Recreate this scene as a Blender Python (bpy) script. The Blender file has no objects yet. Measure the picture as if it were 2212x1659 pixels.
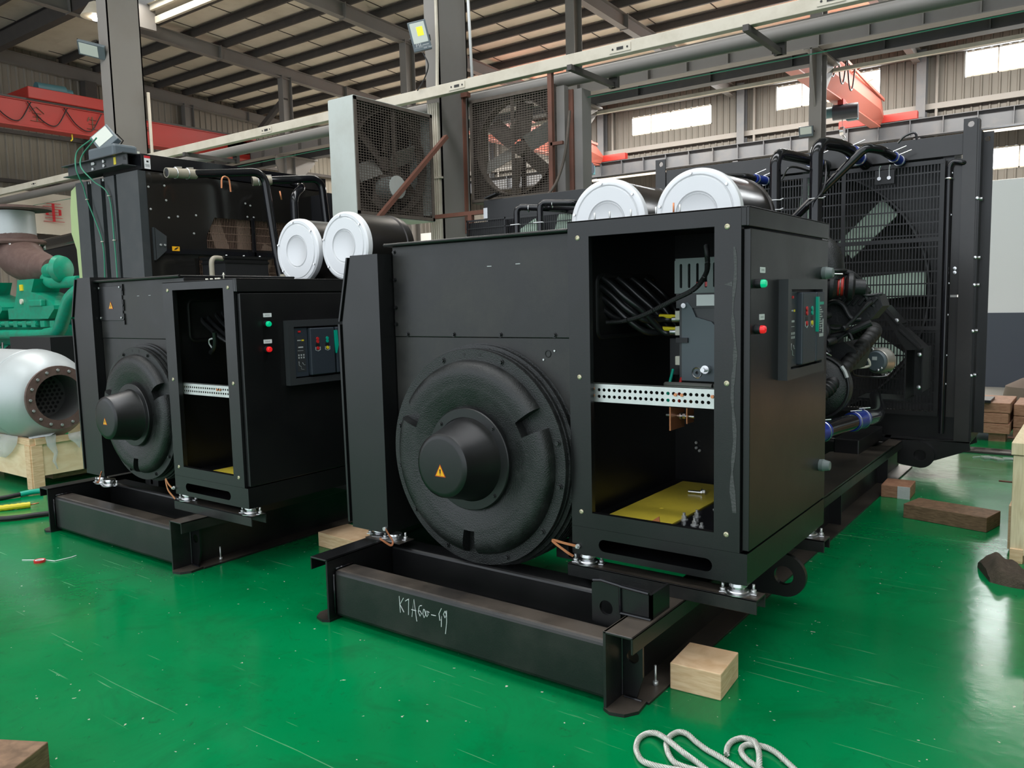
import bpy, bmesh, math, random
from mathutils import Vector, Matrix
from mathutils.geometry import delaunay_2d_cdt
S = bpy.context.scene
COL = S.collection
PI = math.pi
R = math.radians
random.seed(7)

# ---------------------------------------------------------------- camera
cam = bpy.data.cameras.new('camera'); camo = bpy.data.objects.new('camera', cam); COL.objects.link(camo)
yaw, pitch, roll = R(-36.51), R(-5.82), R(1.335)
fw = Vector((math.sin(yaw)*math.cos(pitch), math.cos(yaw)*math.cos(pitch), math.sin(pitch)))
rt = Vector((math.cos(yaw), -math.sin(yaw), 0)); dn = fw.cross(rt)
r2 = rt*math.cos(roll)+dn*math.sin(roll); d2 = -rt*math.sin(roll)+dn*math.cos(roll)
M = Matrix((r2, -d2, -fw)).transposed().to_4x4(); M.translation = Vector((0, 0, 1.65))
camo.matrix_world = M
cam.sensor_width = 36; cam.lens = 1744.4/2212*36; cam.clip_end = 200; cam.clip_start = .05
S.camera = camo

# ---------------------------------------------------------------- light
w = bpy.data.worlds.new('world'); S.world = w; w.use_nodes = True
bg = w.node_tree.nodes['Background']; bg.inputs[0].default_value = (.86, .93, 1, 1); bg.inputs[1].default_value = 1.35
def area(name, loc, rot, sx, sy, power, col=(1, 1, 1)):
    l = bpy.data.lights.new(name, 'AREA'); l.shape = 'RECTANGLE'; l.size = sx; l.size_y = sy; l.energy = power; l.color = col
    o = bpy.data.objects.new(name, l); COL.objects.link(o); o.location = loc; o.rotation_euler = rot; return o
area('overhead_light_strip', (-2.2, 4.6, 9.7), (0, 0, 0), 12, 2.0, 420, (.97, .98, 1))
area('overhead_light_strip', (-12.5, 4.6, 9.7), (0, 0, 0), 8, 2.0, 300, (1, .95, .88))
area('overhead_light_strip', (-4, -1.2, 10.0), (0, 0, 0), 12, 1.6, 260, (.97, .98, 1))
area('overhead_light_strip', (-13, 25.5, 9.35), (0, 0, 0), 26, 1.2, 4600, (1, .96, .88))  # added lamp below the closed roof, behind the girders, to brighten the roof
area('overhead_light_strip', (-14, 12.7, 10.35), (0, 0, 0), 17, 1.1, 520, (1, .95, .86))
area('window_light', (-14.2, 29.3, 8.5), (R(-110), 0, 0), 3.3, .7, 90, (.93, .97, 1))
area('window_light', (-8.2, 29.3, 8.7), (R(-110), 0, 0), 3.3, .7, 90, (.93, .97, 1))
area('window_light', (-2.2, 29.3, 8.8), (R(-110), 0, 0), 3.3, .7, 90, (.93, .97, 1))
S.view_settings.view_transform = 'Standard'; S.view_settings.look = 'None'
S.view_settings.gamma = 1; S.view_settings.use_curve_mapping = False
S.view_settings.exposure = 0.45
cy = S.cycles
cy.max_bounces = 6; cy.diffuse_bounces = 3; cy.glossy_bounces = 3; cy.transmission_bounces = 3; cy.transparent_max_bounces = 6
cy.caustics_reflective = False; cy.caustics_refractive = False; cy.sample_clamp_indirect = 4
cy.use_denoising = True; cy.use_adaptive_sampling = True

# ---------------------------------------------------------------- materials
def mat(name, col, rough=.5, metal=0., dirt=None, dscale=3., damt=.3, bump=0., bscale=40., emit=None, estr=0., coat=0., rvar=0., stretch=None, alpha=None, spec=None, top=None):
    m = bpy.data.materials.new(name); m.use_nodes = True
    nt = m.node_tree; b = nt.nodes['Principled BSDF']
    b.inputs['Base Color'].default_value = (*col, 1); b.inputs['Roughness'].default_value = rough; b.inputs['Metallic'].default_value = metal
    if coat: b.inputs['Coat Weight'].default_value = coat; b.inputs['Coat Roughness'].default_value = .1
    if spec is not None: b.inputs['Specular IOR Level'].default_value = spec
    if emit: b.inputs['Emission Color'].default_value = (*emit, 1); b.inputs['Emission Strength'].default_value = estr
    if alpha is not None: b.inputs['Alpha'].default_value = alpha
    if dirt or bump or rvar:
        tc = nt.nodes.new('ShaderNodeTexCoord'); mp = nt.nodes.new('ShaderNodeMapping'); nt.links.new(tc.outputs['Object'], mp.inputs[0])
        if stretch: mp.inputs['Scale'].default_value = stretch
        n = nt.nodes.new('ShaderNodeTexNoise'); n.inputs['Scale'].default_value = dscale; n.inputs['Detail'].default_value = 7; n.inputs['Roughness'].default_value = .65
        nt.links.new(mp.outputs[0], n.inputs[0])
        if dirt:
            cr = nt.nodes.new('ShaderNodeValToRGB'); cr.color_ramp.elements[0].position = .45; cr.color_ramp.elements[1].position = .72
            nt.links.new(n.outputs[0], cr.inputs[0])
            ml = nt.nodes.new('ShaderNodeMath'); ml.operation = 'MULTIPLY'; ml.inputs[1].default_value = damt; nt.links.new(cr.outputs[0], ml.inputs[0])
            mx = nt.nodes.new('ShaderNodeMix'); mx.data_type = 'RGBA'; mx.inputs[6].default_value = (*col, 1); mx.inputs[7].default_value = (*dirt, 1)
            nt.links.new(ml.outputs[0], mx.inputs[0]); nt.links.new(mx.outputs[2], b.inputs['Base Color'])
        if top:
            ge = nt.nodes.new('ShaderNodeNewGeometry'); sx = nt.nodes.new('ShaderNodeSeparateXYZ'); nt.links.new(ge.outputs['True Normal'], sx.inputs[0])
            m1 = nt.nodes.new('ShaderNodeMapRange'); m1.inputs[1].default_value = .8; m1.inputs[2].default_value = .99; nt.links.new(sx.outputs[2], m1.inputs[0])
            m2 = nt.nodes.new('ShaderNodeMapRange'); m2.inputs[1].default_value = .3; m2.inputs[2].default_value = .62; m2.inputs[4].default_value = .85; nt.links.new(n.outputs[0], m2.inputs[0])
            m3 = nt.nodes.new('ShaderNodeMath'); m3.operation = 'MULTIPLY'; nt.links.new(m1.outputs[0], m3.inputs[0]); nt.links.new(m2.outputs[0], m3.inputs[1])
            m4 = nt.nodes.new('ShaderNodeMix'); m4.data_type = 'RGBA'; m4.inputs[7].default_value = (*top, 1); nt.links.new(m3.outputs[0], m4.inputs[0]); nt.links.new(mx.outputs[2], m4.inputs[6]); nt.links.new(m4.outputs[2], b.inputs['Base Color'])
        if rvar:
            mr = nt.nodes.new('ShaderNodeMapRange'); mr.inputs[1].default_value = .3; mr.inputs[2].default_value = .7
            mr.inputs[3].default_value = max(.02, rough-rvar); mr.inputs[4].default_value = min(1, rough+rvar)
            nt.links.new(n.outputs[0], mr.inputs[0]); nt.links.new(mr.outputs[0], b.inputs['Roughness'])
        if bump:
            n2 = nt.nodes.new('ShaderNodeTexNoise'); n2.inputs['Scale'].default_value = bscale; n2.inputs['Detail'].default_value = 4
            nt.links.new(mp.outputs[0], n2.inputs[0])
            bp = nt.nodes.new('ShaderNodeBump'); bp.inputs['Strength'].default_value = bump; bp.inputs['Distance'].default_value = .01
            nt.links.new(n2.outputs[0], bp.inputs['Height']); nt.links.new(bp.outputs[0], b.inputs['Normal'])
    return m

BLK = mat('black powder coated steel', (.0065, .0065, .007), .33, dirt=(.02, .019, .018), dscale=1.6, damt=.35, rvar=.06, bump=.04, bscale=260)
BLKD = mat('black steel with dust', (.008, .008, .0085), .36, dirt=(.05, .045, .04), dscale=2.2, damt=.45, rvar=.08, bump=.05, bscale=160, top=(.085, .068, .053))
BLKG = mat('gloss black pipe', (.008, .008, .01), .12)
CAST = mat('black cast iron', (.009, .0095, .0095), .36, dirt=(.045, .047, .045), dscale=9, damt=.4, bump=.3, bscale=150, rvar=.1)
ENG = mat('black engine paint', (.011, .011, .0125), .5, bump=.2, bscale=60)
INNER = mat('dark cabinet inside', (.008, .008, .01), .45)
RUB = mat('black rubber', (.008, .008, .008), .55)
CABLE = mat('black cable sheath', (.012, .012, .013), .3)
LID = mat('silver painted lid', (.8, .81, .82), .38, metal=.15)
SIL = mat('brushed silver casing', (.055, .05, .048), .3, metal=.9)
SILV = mat('bright silver', (.75, .75, .76), .28, metal=1)
ZINC = mat('galvanised steel', (.62, .63, .62), .4, metal=.7, dirt=(.8, .8, .78), dscale=14, damt=.6)
CHR = mat('chrome', (.8, .8, .8), .12, metal=1)
COP = mat('copper braid', (.62, .24, .11), .4, metal=.5)
YEL = mat('yellow insulating board', (.85, .66, .07), .22, dirt=(.4, .3, .05), dscale=6, damt=.3)
YELT = mat('yellow tape', (.75, .6, .02), .4)
WARN = mat('warning sticker orange', (.95, .45, .01), .4)
WARNR = mat('warning sticker border', (.55, .08, .01), .4)
INK = mat('black print', (.01, .01, .01), .5)
WHT = mat('white label', (.8, .8, .8), .5)
WTXT = mat('light print', (.45, .46, .46), .5)
CHALK = mat('white marker strokes', (.6, .62, .62), .8)
GREY = mat('slate grey plastic', (.10, .125, .14), .45)
GREYL = mat('pale grey plastic', (.16, .19, .185), .5)
BRK = mat('charcoal breaker plastic', (.035, .037, .04), .4)
BRKB = mat('blue grey breaker plastic', (.03, .038, .05), .45)
TEAL = mat('teal plastic', (.0, .38, .26), .4)
GRNB = mat('green lamp lens', (.0, .42, .2), .15, emit=(0, .8, .35), estr=.25)
REDB = mat('red lamp lens', (.6, .01, .015), .15, emit=(1, .02, .02), estr=.3)
REDP = mat('red plastic', (.55, .02, .02), .4)
IVORY = mat('ivory plastic', (.62, .6, .5), .45)
BLUE = mat('blue silicone hose', (.008, .03, .26), .3)
REDH = mat('red silicone hose', (.5, .03, .02), .35)
BLADE = mat('pale green fan blade', (.5, .64, .52), .5)
BUILD = mat('grey painted building steel', (.19, .178, .165), .55, dirt=(.17, .15, .13), dscale=1.2, damt=.6)
BUILDD = mat('dusty brown grey steel', (.06, .053, .05), .7, dirt=(.1, .085, .07), dscale=2, damt=.5)
GIRD = mat('blue grey crane girder', (.075, .08, .09), .55, dirt=(.14, .13, .12), dscale=1.1, damt=.5)
CREAM = mat('cream painted duct', (.55, .5, .41), .5, dirt=(.35, .3, .22), dscale=3, damt=.5)
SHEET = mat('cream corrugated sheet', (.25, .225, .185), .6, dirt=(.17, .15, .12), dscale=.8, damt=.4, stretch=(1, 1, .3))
ROOFM = mat('cream roof sheet', (.74, .67, .56), .65, dirt=(.5, .43, .34), dscale=.7, damt=.6)
RUST = mat('rust primer steel', (.16, .062, .04), .65, dirt=(.08, .05, .035), dscale=5, damt=.6)
DUST = mat('dusty fan steel', (.10, .08, .065), .8, dirt=(.17, .14, .11), dscale=9, damt=.5)
FANW = mat('fan casing galvanised', (.5, .53, .5), .45, metal=.2, dirt=(.38, .38, .34), dscale=2, damt=.5)
CRED = mat('red crane paint', (.36, .022, .015), .45, dirt=(.3, .03, .02), dscale=2, damt=.5)
CPINK = mat('salmon crane paint', (.42, .12, .085), .5)
ENGG = mat('green engine paint', (.0, .29, .17), .38, dirt=(.05, .15, .1), dscale=8, damt=.6, bump=.1)
RUSTB = mat('brown rusty casting', (.105, .06, .05), .65, dirt=(.17, .11, .09), dscale=8, damt=.5, bump=.25, bscale=50)
MUF = mat('silver muffler paint', (.5, .53, .53), .42, metal=.25, dirt=(.42, .44, .44), dscale=2.5, damt=.6)
LIME = mat('lime green wrap', (.42, .52, .25), .7)
WALLW = mat('white wall paint', (.72, .73, .72), .6)
WALLB = mat('blue grey dado paint', (.055, .065, .085), .6)
GLOW = mat('daylit window pane', (.9, .95, 1), .5, emit=(.93, .97, 1), estr=9)
LEDP = mat('lamp glass', (.5, .53, .48), .25, emit=(.9, 1, .85), estr=.04)
LEDY = mat('yellow led chip board', (.75, .75, .02), .4, emit=(.9, .95, .05), estr=.25)
LAMPON = mat('lit lamp', (1, .9, .8), .4, emit=(1, .85, .7), estr=60)
TARP = mat('cream tarpaulin banner', (.62, .58, .48), .6)
REDC = mat('red character paint', (.6, .02, .03), .5)
PLAS = mat('clear plastic film', (.8, .82, .84), .2, alpha=.35)
TEALM = mat('weathered teal motor', (.05, .14, .16), .5)
GRNW = mat('green wire', (.03, .22, .13), .4)
ROPE = mat('steel wire rope', (.55, .55, .5), .45, metal=.35, dirt=(.25, .25, .2), dscale=60, damt=.5)
CLOTH = mat('coarse brown sacking', (.075, .055, .038), .95, dirt=(.13, .1, .07), dscale=30, damt=.7, bump=.8, bscale=120, stretch=(1, 5, 1))

def wood(name, a, b, sc, rings=9.):
    m = bpy.data.materials.new(name); m.use_nodes = True; nt = m.node_tree; p = nt.nodes['Principled BSDF']; p.inputs['Roughness'].default_value = .7
    tc = nt.nodes.new('ShaderNodeTexCoord'); mp = nt.nodes.new('ShaderNodeMapping'); mp.inputs['Scale'].default_value = sc
    n = nt.nodes.new('ShaderNodeTexNoise'); n.inputs['Scale'].default_value = rings; n.inputs['Detail'].default_value = 6; n.inputs['Distortion'].default_value = .6
    cr = nt.nodes.new('ShaderNodeValToRGB'); cr.color_ramp.elements[0].position = .35; cr.color_ramp.elements[1].position = .65
    cr.color_ramp.elements[0].color = (*a, 1); cr.color_ramp.elements[1].color = (*b, 1)
    L = nt.links; L.new(tc.outputs['Object'], mp.inputs[0]); L.new(mp.outputs[0], n.inputs[0]); L.new(n.outputs[0], cr.inputs[0]); L.new(cr.outputs[0], p.inputs['Base Color'])
    bp = nt.nodes.new('ShaderNodeBump'); bp.inputs['Strength'].default_value = .25; bp.inputs['Distance'].default_value = .004; L.new(n.outputs[0], bp.inputs['Height']); L.new(bp.outputs[0], p.inputs['Normal'])
    return m
PINE = wood('pale pine', (.68, .45, .25), (.8, .58, .36), (1, 1, 9))
PINEX = wood('pale pine lengthwise', (.66, .42, .23), (.82, .58, .36), (1, 1, 7))
PLY = wood('cream plywood', (.78, .57, .34), (.86, .67, .44), (2, 2, 6), 3)
PINEV = wood('pale split pine upright', (.62, .5, .3), (.8, .68, .45), (10, 10, .8), 5)
OLDW = wood('old brown timber', (.13, .075, .04), (.24, .14, .08), (2, 2, 14))
REDW = wood('reddish timber', (.3, .14, .08), (.42, .22, .13), (2, 2, 10))

def floor_mat():
    m = bpy.data.materials.new('green epoxy floor'); m.use_nodes = True; nt = m.node_tree; L = nt.links; p = nt.nodes['Principled BSDF']
    tc = nt.nodes.new('ShaderNodeTexCoord')
    def noise(s, d=6, r=.6, dist=0., sc=None):
        n = nt.nodes.new('ShaderNodeTexNoise'); n.inputs['Scale'].default_value = s; n.inputs['Detail'].default_value = d; n.inputs['Roughness'].default_value = r; n.inputs['Distortion'].default_value = dist
        if sc:
            mp = nt.nodes.new('ShaderNodeMapping'); mp.inputs['Scale'].default_value = sc; mp.inputs['Rotation'].default_value = (0, 0, .7); L.new(tc.outputs['Object'], mp.inputs[0]); L.new(mp.outputs[0], n.inputs[0])
        else: L.new(tc.outputs['Object'], n.inputs[0])
        return n
    def ramp(n, a, b, ca=(0, 0, 0), cb=(1, 1, 1)):
        c = nt.nodes.new('ShaderNodeValToRGB'); c.color_ramp.elements[0].position = a; c.color_ramp.elements[1].position = b
        c.color_ramp.elements[0].color = (*ca, 1); c.color_ramp.elements[1].color = (*cb, 1); L.new(n.outputs[0], c.inputs[0]); return c
    def mix(f, a, b, k=1.):
        x = nt.nodes.new('ShaderNodeMix'); x.data_type = 'RGBA'
        mm = nt.nodes.new('ShaderNodeMath'); mm.operation = 'MULTIPLY'; mm.inputs[1].default_value = k; L.new(f.outputs[0], mm.inputs[0]); L.new(mm.outputs[0], x.inputs[0])
        for i, v in ((6, a), (7, b)):
            if isinstance(v, tuple): x.inputs[i].default_value = (*v, 1)
            else: L.new(v.outputs[2], x.inputs[i])
        return x
    base = mix(ramp(noise(.7), .35, .7), (.0, .155, .042), (.0, .205, .06))
    smudge = mix(ramp(noise(1.7, 9, .75, .8), .50, .72), base, (.006, .085, .028), .55)
    foot = mix(ramp(noise(5.5, 10, .85, 2.4), .58, .66), smudge, (.010, .045, .02), .55)
    spk = mix(ramp(noise(30, 2, .6), .745, .752), foot, (.6, .6, .5), .7)
    scr = mix(ramp(noise(5, 3, .5, .3, (.3, 12, 1)), .70, .72), spk, (.25, .5, .3), .3)
    L.new(scr.outputs[2], p.inputs['Base Color'])
    mr = nt.nodes.new('ShaderNodeMapRange'); mr.inputs[1].default_value = .3; mr.inputs[2].default_value = .7; mr.inputs[3].default_value = .12; mr.inputs[4].default_value = .24; p.inputs['Specular IOR Level'].default_value = .25
    L.new(noise(1.6, 8, .7).outputs[0], mr.inputs[0]); L.new(mr.outputs[0], p.inputs['Roughness'])
    bp = nt.nodes.new('ShaderNodeBump'); bp.inputs['Strength'].default_value = .12; bp.inputs['Distance'].default_value = .01; L.new(noise(9, 3).outputs[0], bp.inputs['Height']); L.new(bp.outputs[0], p.inputs['Normal'])
    return m
FLOOR = floor_mat()
FLOORG = mat('grey bounce floor', (.36, .34, .30), .6, dirt=(.24, .22, .2), dscale=1, damt=.5)  # out-of-sight floor made grey to cut green bounce onto the roof

# ---------------------------------------------------------------- mesh helpers
def basis(d):
    d = Vector(d).normalized(); up = Vector((0, 0, 1)) if abs(d.z) < .9 else Vector((1, 0, 0))
    x = d.cross(up).normalized(); y = x.cross(d).normalized(); return x, y, d
AX = {'X': (Vector((0, 1, 0)), Vector((0, 0, 1)), Vector((1, 0, 0))), 'Y': (Vector((1, 0, 0)), Vector((0, 0, 1)), Vector((0, 1, 0))), 'Z': (Vector((1, 0, 0)), Vector((0, 1, 0)), Vector((0, 0, 1)))}
def fillet(pts, r, n=6):
    pts = [Vector(p) for p in pts]; out = [pts[0]]
    for i in range(1, len(pts)-1):
        a, b, c = pts[i-1], pts[i], pts[i+1]; u = (a-b); v = (c-b); k = min(r, u.length*.49, v.length*.49)
        p0 = b+u.normalized()*k; p1 = b+v.normalized()*k
        for j in range(n+1):
            t = j/n; out.append(p0*(1-t)**2+b*2*t*(1-t)+p1*t*t)
    out.append(pts[-1]); return out
def curve(pts, n=8):
    P = [Vector(p) for p in pts]; P = [P[0]*2-P[1]]+P+[P[-1]*2-P[-2]]; out = []
    for i in range(1, len(P)-2):
        for j in range(n):
            t = j/n; a, b, c, d = P[i-1:i+3]
            out.append(.5*((2*b)+(c-a)*t+(2*a-5*b+4*c-d)*t*t+(3*b-a-3*c+d)*t**3))
    out.append(P[-2]); return out
class MB:
    def __init__(s): s.bm = bmesh.new()
    def _f(s, vs):
        try: return s.bm.faces.new(vs)
        except ValueError: return None
    def box(s, x0, x1, y0, y1, z0, z1, bev=0, rot=0, seg=2):
        x0, x1 = sorted((x0, x1)); y0, y1 = sorted((y0, y1)); z0, z1 = sorted((z0, z1))
        v = [s.bm.verts.new((x, y, z)) for x in (x0, x1) for y in (y0, y1) for z in (z0, z1)]
        fs = [s.bm.faces.new([v[i] for i in q]) for q in ((0, 1, 3, 2), (4, 6, 7, 5), (0, 4, 5, 1), (2, 3, 7, 6), (0, 2, 6, 4), (1, 5, 7, 3))]
        if rot:
            bmesh.ops.rotate(s.bm, verts=v, cent=((x0+x1)/2, (y0+y1)/2, 0), matrix=Matrix.Rotation(rot, 3, 'Z'))
        if bev:
            es = {e for f in fs for e in f.edges}; bmesh.ops.bevel(s.bm, geom=list(es), offset=bev, segments=seg, profile=.5, affect='EDGES')
        return s
    def obox(s, c, dx, dy, dz, hx, hy, hz, bev=0):
        c = Vector(c); X, Y, Z = [Vector(q).normalized() for q in (dx, dy, dz)]
        v = [s.bm.verts.new(c+X*hx*a+Y*hy*b+Z*hz*g) for a in (-1, 1) for b in (-1, 1) for g in (-1, 1)]
        fs = [s.bm.faces.new([v[i] for i in q]) for q in ((0, 1, 3, 2), (4, 6, 7, 5), (0, 4, 5, 1), (2, 3, 7, 6), (0, 2, 6, 4), (1, 5, 7, 3))]
        if bev: bmesh.ops.bevel(s.bm, geom=list({e for f in fs for e in f.edges}), offset=bev, segments=2, profile=.5, affect='EDGES')
        return s
    def bar(s, p0, p1, w, h, bev=0):
        p0 = Vector(p0); p1 = Vector(p1); x, y, d = basis(p1-p0)
        return s.obox((p0+p1)/2, x, y, d, w/2, h/2, (p1-p0).length/2, bev)
    def cyl(s, p0, p1, r, n=20, r1=None, cap=True):
        p0 = Vector(p0); p1 = Vector(p1); x, y, d = basis(p1-p0); r1 = r if r1 is None else r1
        a = [s.bm.verts.new(p0+(x*math.cos(t)+y*math.sin(t))*r) for t in [2*PI*i/n for i in range(n)]]
        b = [s.bm.verts.new(p1+(x*math.cos(t)+y*math.sin(t))*r1) for t in [2*PI*i/n for i in range(n)]]
        for i in range(n): s._f((a[i], a[(i+1) % n], b[(i+1) % n], b[i])).smooth = True
        if cap: s._f(a[::-1]); s._f(b)
        return s
    def lathe(s, prof, c, ax='Y', n=48, arc=2*PI):
        # prof: (radius, distance along axis)
        c = Vector(c)
        x, y, d = AX[ax] if isinstance(ax, str) else basis(ax); rings = []
        for r, h in prof:
            if r < 1e-6: rings.append([s.bm.verts.new(c+d*h)])
            else: rings.append([s.bm.verts.new(c+d*h+(x*math.cos(2*PI*i/n)+y*math.sin(2*PI*i/n))*r) for i in range(n)])
        for A, B in zip(rings, rings[1:]):
            for i in range(n):
                q = [A[i % len(A)], A[(i+1) % len(A)], B[(i+1) % len(B)], B[i % len(B)]]
                q2 = []
                for v in q:
                    if v not in q2: q2.append(v)
                if len(q2) > 2:
                    f = s._f(q2)
                    if f: f.smooth = True
        return s
    def tube(s, pts, r, n=14, cap=True, rf=None):
        pts = [Vector(p) for p in pts]; N = len(pts); rings = []; prev = None
        for i, p in enumerate(pts):
            t = (pts[min(i+1, N-1)]-pts[max(i-1, 0)]).normalized()
            if prev is None: x, y, _ = basis(t)
            else:
                x = prev-t*prev.dot(t)
                if x.length < 1e-6: x = basis(t)[0]
                x.normalize(); y = x.cross(t)
            prev = x; rr = r if rf is None else rf(i/(N-1))
            rings.append([s.bm.verts.new(p+(x*math.cos(a)+y*math.sin(a))*rr) for a in [2*PI*k/n for k in range(n)]])
        for A, B in zip(rings, rings[1:]):
            for k in range(n):
                f = s._f((A[k], A[(k+1) % n], B[(k+1) % n], B[k]))
                if f: f.smooth = True
        if cap: s._f(rings[0][::-1]); s._f(rings[-1])
        return s
    def plate(s, outer, a0, a1, ax='Y', holes=(), o=(0, 0, 0)):
        # polygon with holes in the plane across axis ax, from a0 to a1 along it
        u, v, d = AX[ax] if isinstance(ax, str) else ax; o = Vector(o)
        loops = [list(outer)]+[list(h) for h in holes]; P = []; E = []; F0 = []
        for lp in loops:
            b = len(P); P += [Vector(q).to_2d() if len(q) > 2 else Vector(q) for q in lp]; E += [(b+i, b+(i+1) % len(lp)) for i in range(len(lp))]
        if len(loops) == 1 and len(outer) <= 40:
            vs, tris = P, None
            A = [s.bm.verts.new(o+u*p.x+v*p.y+d*a0) for p in P]; B = [s.bm.verts.new(o+u*p.x+v*p.y+d*a1) for p in P]
            s._f(A[::-1]); s._f(B)
            for i in range(len(P)): s._f((A[i], A[(i+1) % len(P)], B[(i+1) % len(P)], B[i]))
            return s
        vs, ed, tris, *_ = delaunay_2d_cdt(P, E, [], 1, 1e-6)
        def inside(pt, lp):
            c = False; n = len(lp)
            for i in range(n):
                x0, y0 = lp[i][:2]; x1, y1 = lp[(i+1) % n][:2]
                if (y0 > pt[1]) != (y1 > pt[1]) and pt[0] < (x1-x0)*(pt[1]-y0)/(y1-y0)+x0: c = not c
            return c
        A = [s.bm.verts.new(o+u*p.x+v*p.y+d*a0) for p in vs]; B = [s.bm.verts.new(o+u*p.x+v*p.y+d*a1) for p in vs]
        cnt = {}
        for t in tris:
            c = sum((vs[i] for i in t), Vector((0, 0)))/len(t)
            if not inside(c, outer) or any(inside(c, h) for h in holes): continue
            s._f([A[i] for i in t][::-1]); s._f([B[i] for i in t])
            for i in range(len(t)):
                e = (t[i], t[(i+1) % len(t)]); k = tuple(sorted(e)); cnt.setdefault(k, []).append(e)
        for k, es in cnt.items():
            if len(es) == 1: i, j = es[0]; s._f((A[i], A[j], B[j], B[i]))
        return s
    def torus(s, c, Rr, r, ax='Y', n=40, m=8):
        c = Vector(c); x, y, d = AX[ax] if isinstance(ax, str) else basis(ax)
        pts = []
        for i in range(n):
            a = 2*PI*i/n; e = x*math.cos(a)+y*math.sin(a)
            pts.append([s.bm.verts.new(c+e*(Rr+r*math.cos(b))+d*r*math.sin(b)) for b in [2*PI*k/m for k in range(m)]])
        for i in range(n):
            for k in range(m):
                f = s._f((pts[i][k], pts[(i+1) % n][k], pts[(i+1) % n][(k+1) % m], pts[i][(k+1) % m])); f.smooth = True
        return s
    def build(s, name, m, parent=None, loc=None, label=None, smooth=None):
        bmesh.ops.recalc_face_normals(s.bm, faces=s.bm.faces[:])
        for e in s.bm.edges:
            if len(e.link_faces) == 2 and e.calc_face_angle(0) > .61: e.smooth = False
        me = bpy.data.meshes.new(name)
        if parent is not None: base = parent['_o']; off = Vector(base)
        else:
            if loc is None:
                cs = [v.co for v in s.bm.verts]; loc = (sum(c.x for c in cs)/len(cs), sum(c.y for c in cs)/len(cs), min(c.z for c in cs))
            off = Vector(loc)
        bmesh.ops.translate(s.bm, verts=s.bm.verts[:], vec=-off)
        s.bm.to_mesh(me); s.bm.free(); me.materials.append(m)
        o = bpy.data.objects.new(name, me); COL.objects.link(o)
        o['_o'] = tuple(off)
        if parent is not None: o.parent = parent
        else: o.location = off
        if label: o['label'] = label
        return o
def circ(cx, cy, r, n=24, a0=0): return [(cx+r*math.cos(a0+2*PI*i/n), cy+r*math.sin(a0+2*PI*i/n)) for i in range(n)]
def rect(x0, x1, y0, y1): return [(x0, y0), (x1, y0), (x1, y1), (x0, y1)]
def slot(x0, x1, y0, y1, n=8):
    if x1-x0 >= y1-y0:
        r = (y1-y0)/2; c = (y0+y1)/2
        return [(x1-r+r*math.sin(PI*i/n), c-r*math.cos(PI*i/n)) for i in range(n+1)]+[(x0+r-r*math.sin(PI*i/n), c+r*math.cos(PI*i/n)) for i in range(n+1)]
    return [(b, a) for a, b in slot(y0, y1, x0, x1, n)][::-1]
def rrect(x0, x1, y0, y1, r, n=5):
    o = []
    for cx, cy, a in ((x1-r, y0+r, -PI/2), (x1-r, y1-r, 0), (x0+r, y1-r, PI/2), (x0+r, y0+r, PI)):
        o += [(cx+r*math.cos(a+PI/2*i/n), cy+r*math.sin(a+PI/2*i/n)) for i in range(n+1)]
    return o
def tag(o, label, cat, group=None):
    o['label'] = label; o['category'] = cat
    if group: o['group'] = group
    return o
def thing(name, label, cat, loc, group=None):
    o = bpy.data.objects.new(name, None); COL.objects.link(o); o.location = loc; o['_o'] = tuple(loc); o.empty_display_size = .2
    return tag(o, label, cat, group)
def struct(o): o['kind'] = 'structure'; return o
def bolt(p, d, r=.009, h=.01, m=None, parent=None, name='bolt', wash=True):
    p = Vector(p); d = Vector(d).normalized(); b = MB()
    if wash: b.cyl(p, p+d*h*.3, r*1.5, 12)
    b.cyl(p, p+d*h, r, 6)
    return b.build(name, m or BLK, parent)
# ================================================================ building
def corrugated(x0, x1, z0, z1, y, axis='X', pitch=.25, depth=.035, holes=()):
    # trapezoidal sheet standing along axis, faces split at hole heights
    b = MB(); n = int((x1-x0)/pitch); prof = []
    for i in range(n+1):
        a = x0+i*pitch
        prof += [(a, 0), (a+pitch*.62, 0), (a+pitch*.72, depth), (a+pitch*.9, depth)]
    zs = sorted({z0, z1, *[h[2] for h in holes], *[h[3] for h in holes]})
    for zi, zj in zip(zs, zs[1:]):
        vs = [(b.bm.verts.new((p, y-q, zi) if axis == 'X' else (y+q, p, zi)), b.bm.verts.new((p, y-q, zj) if axis == 'X' else (y+q, p, zj))) for p, q in prof if p <= x1+.01]
        ps = [p for p, q in prof if p <= x1+.01]
        for k in range(len(vs)-1):
            c = (ps[k]+ps[k+1])/2
            if any(h[0] < c < h[1] and h[2] <= zi+1e-6 and zj <= h[3]+1e-6 for h in holes): continue
            b._f((vs[k][0], vs[k+1][0], vs[k+1][1], vs[k][1]))
    return b
def rz(y): return 10.75-.045*y        # rafter top / purlin bottom
b = MB(); b.box(-12.5, 14, -8, 12.5, -.12, 0); struct(b.build('floor', FLOOR))
b = MB(); b.box(-29.6, -12.5, -8, 12.5, -.12, 0); b.box(-29.6, 14, 12.5, 30.2, -.12, 0); struct(b.build('floor_grey', FLOORG))
b = MB(); b.box(14, 14.1, -8, 30.2, 0, 10.6); struct(b.build('wall_right', SHEET))
YB = 30.0
WIN = [(-15.87, -12.46, 8.2, 8.93), (-9.97, -6.54, 8.3, 9.14), (-3.97, -.5, 8.4, 9.2), (-3.3, .1, 5.43, 6.12)]
struct(corrugated(-29.5, 14, 5.1, 9.7, YB, holes=WIN).build('wall_back', mat('darkened corrugated sheet', (.115, .105, .09), .6, dirt=(.08, .07, .06), dscale=.8, damt=.5, stretch=(1, 1, .3))))  # sheet colour darkened to offset excess light from the added far strip lamp
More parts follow.
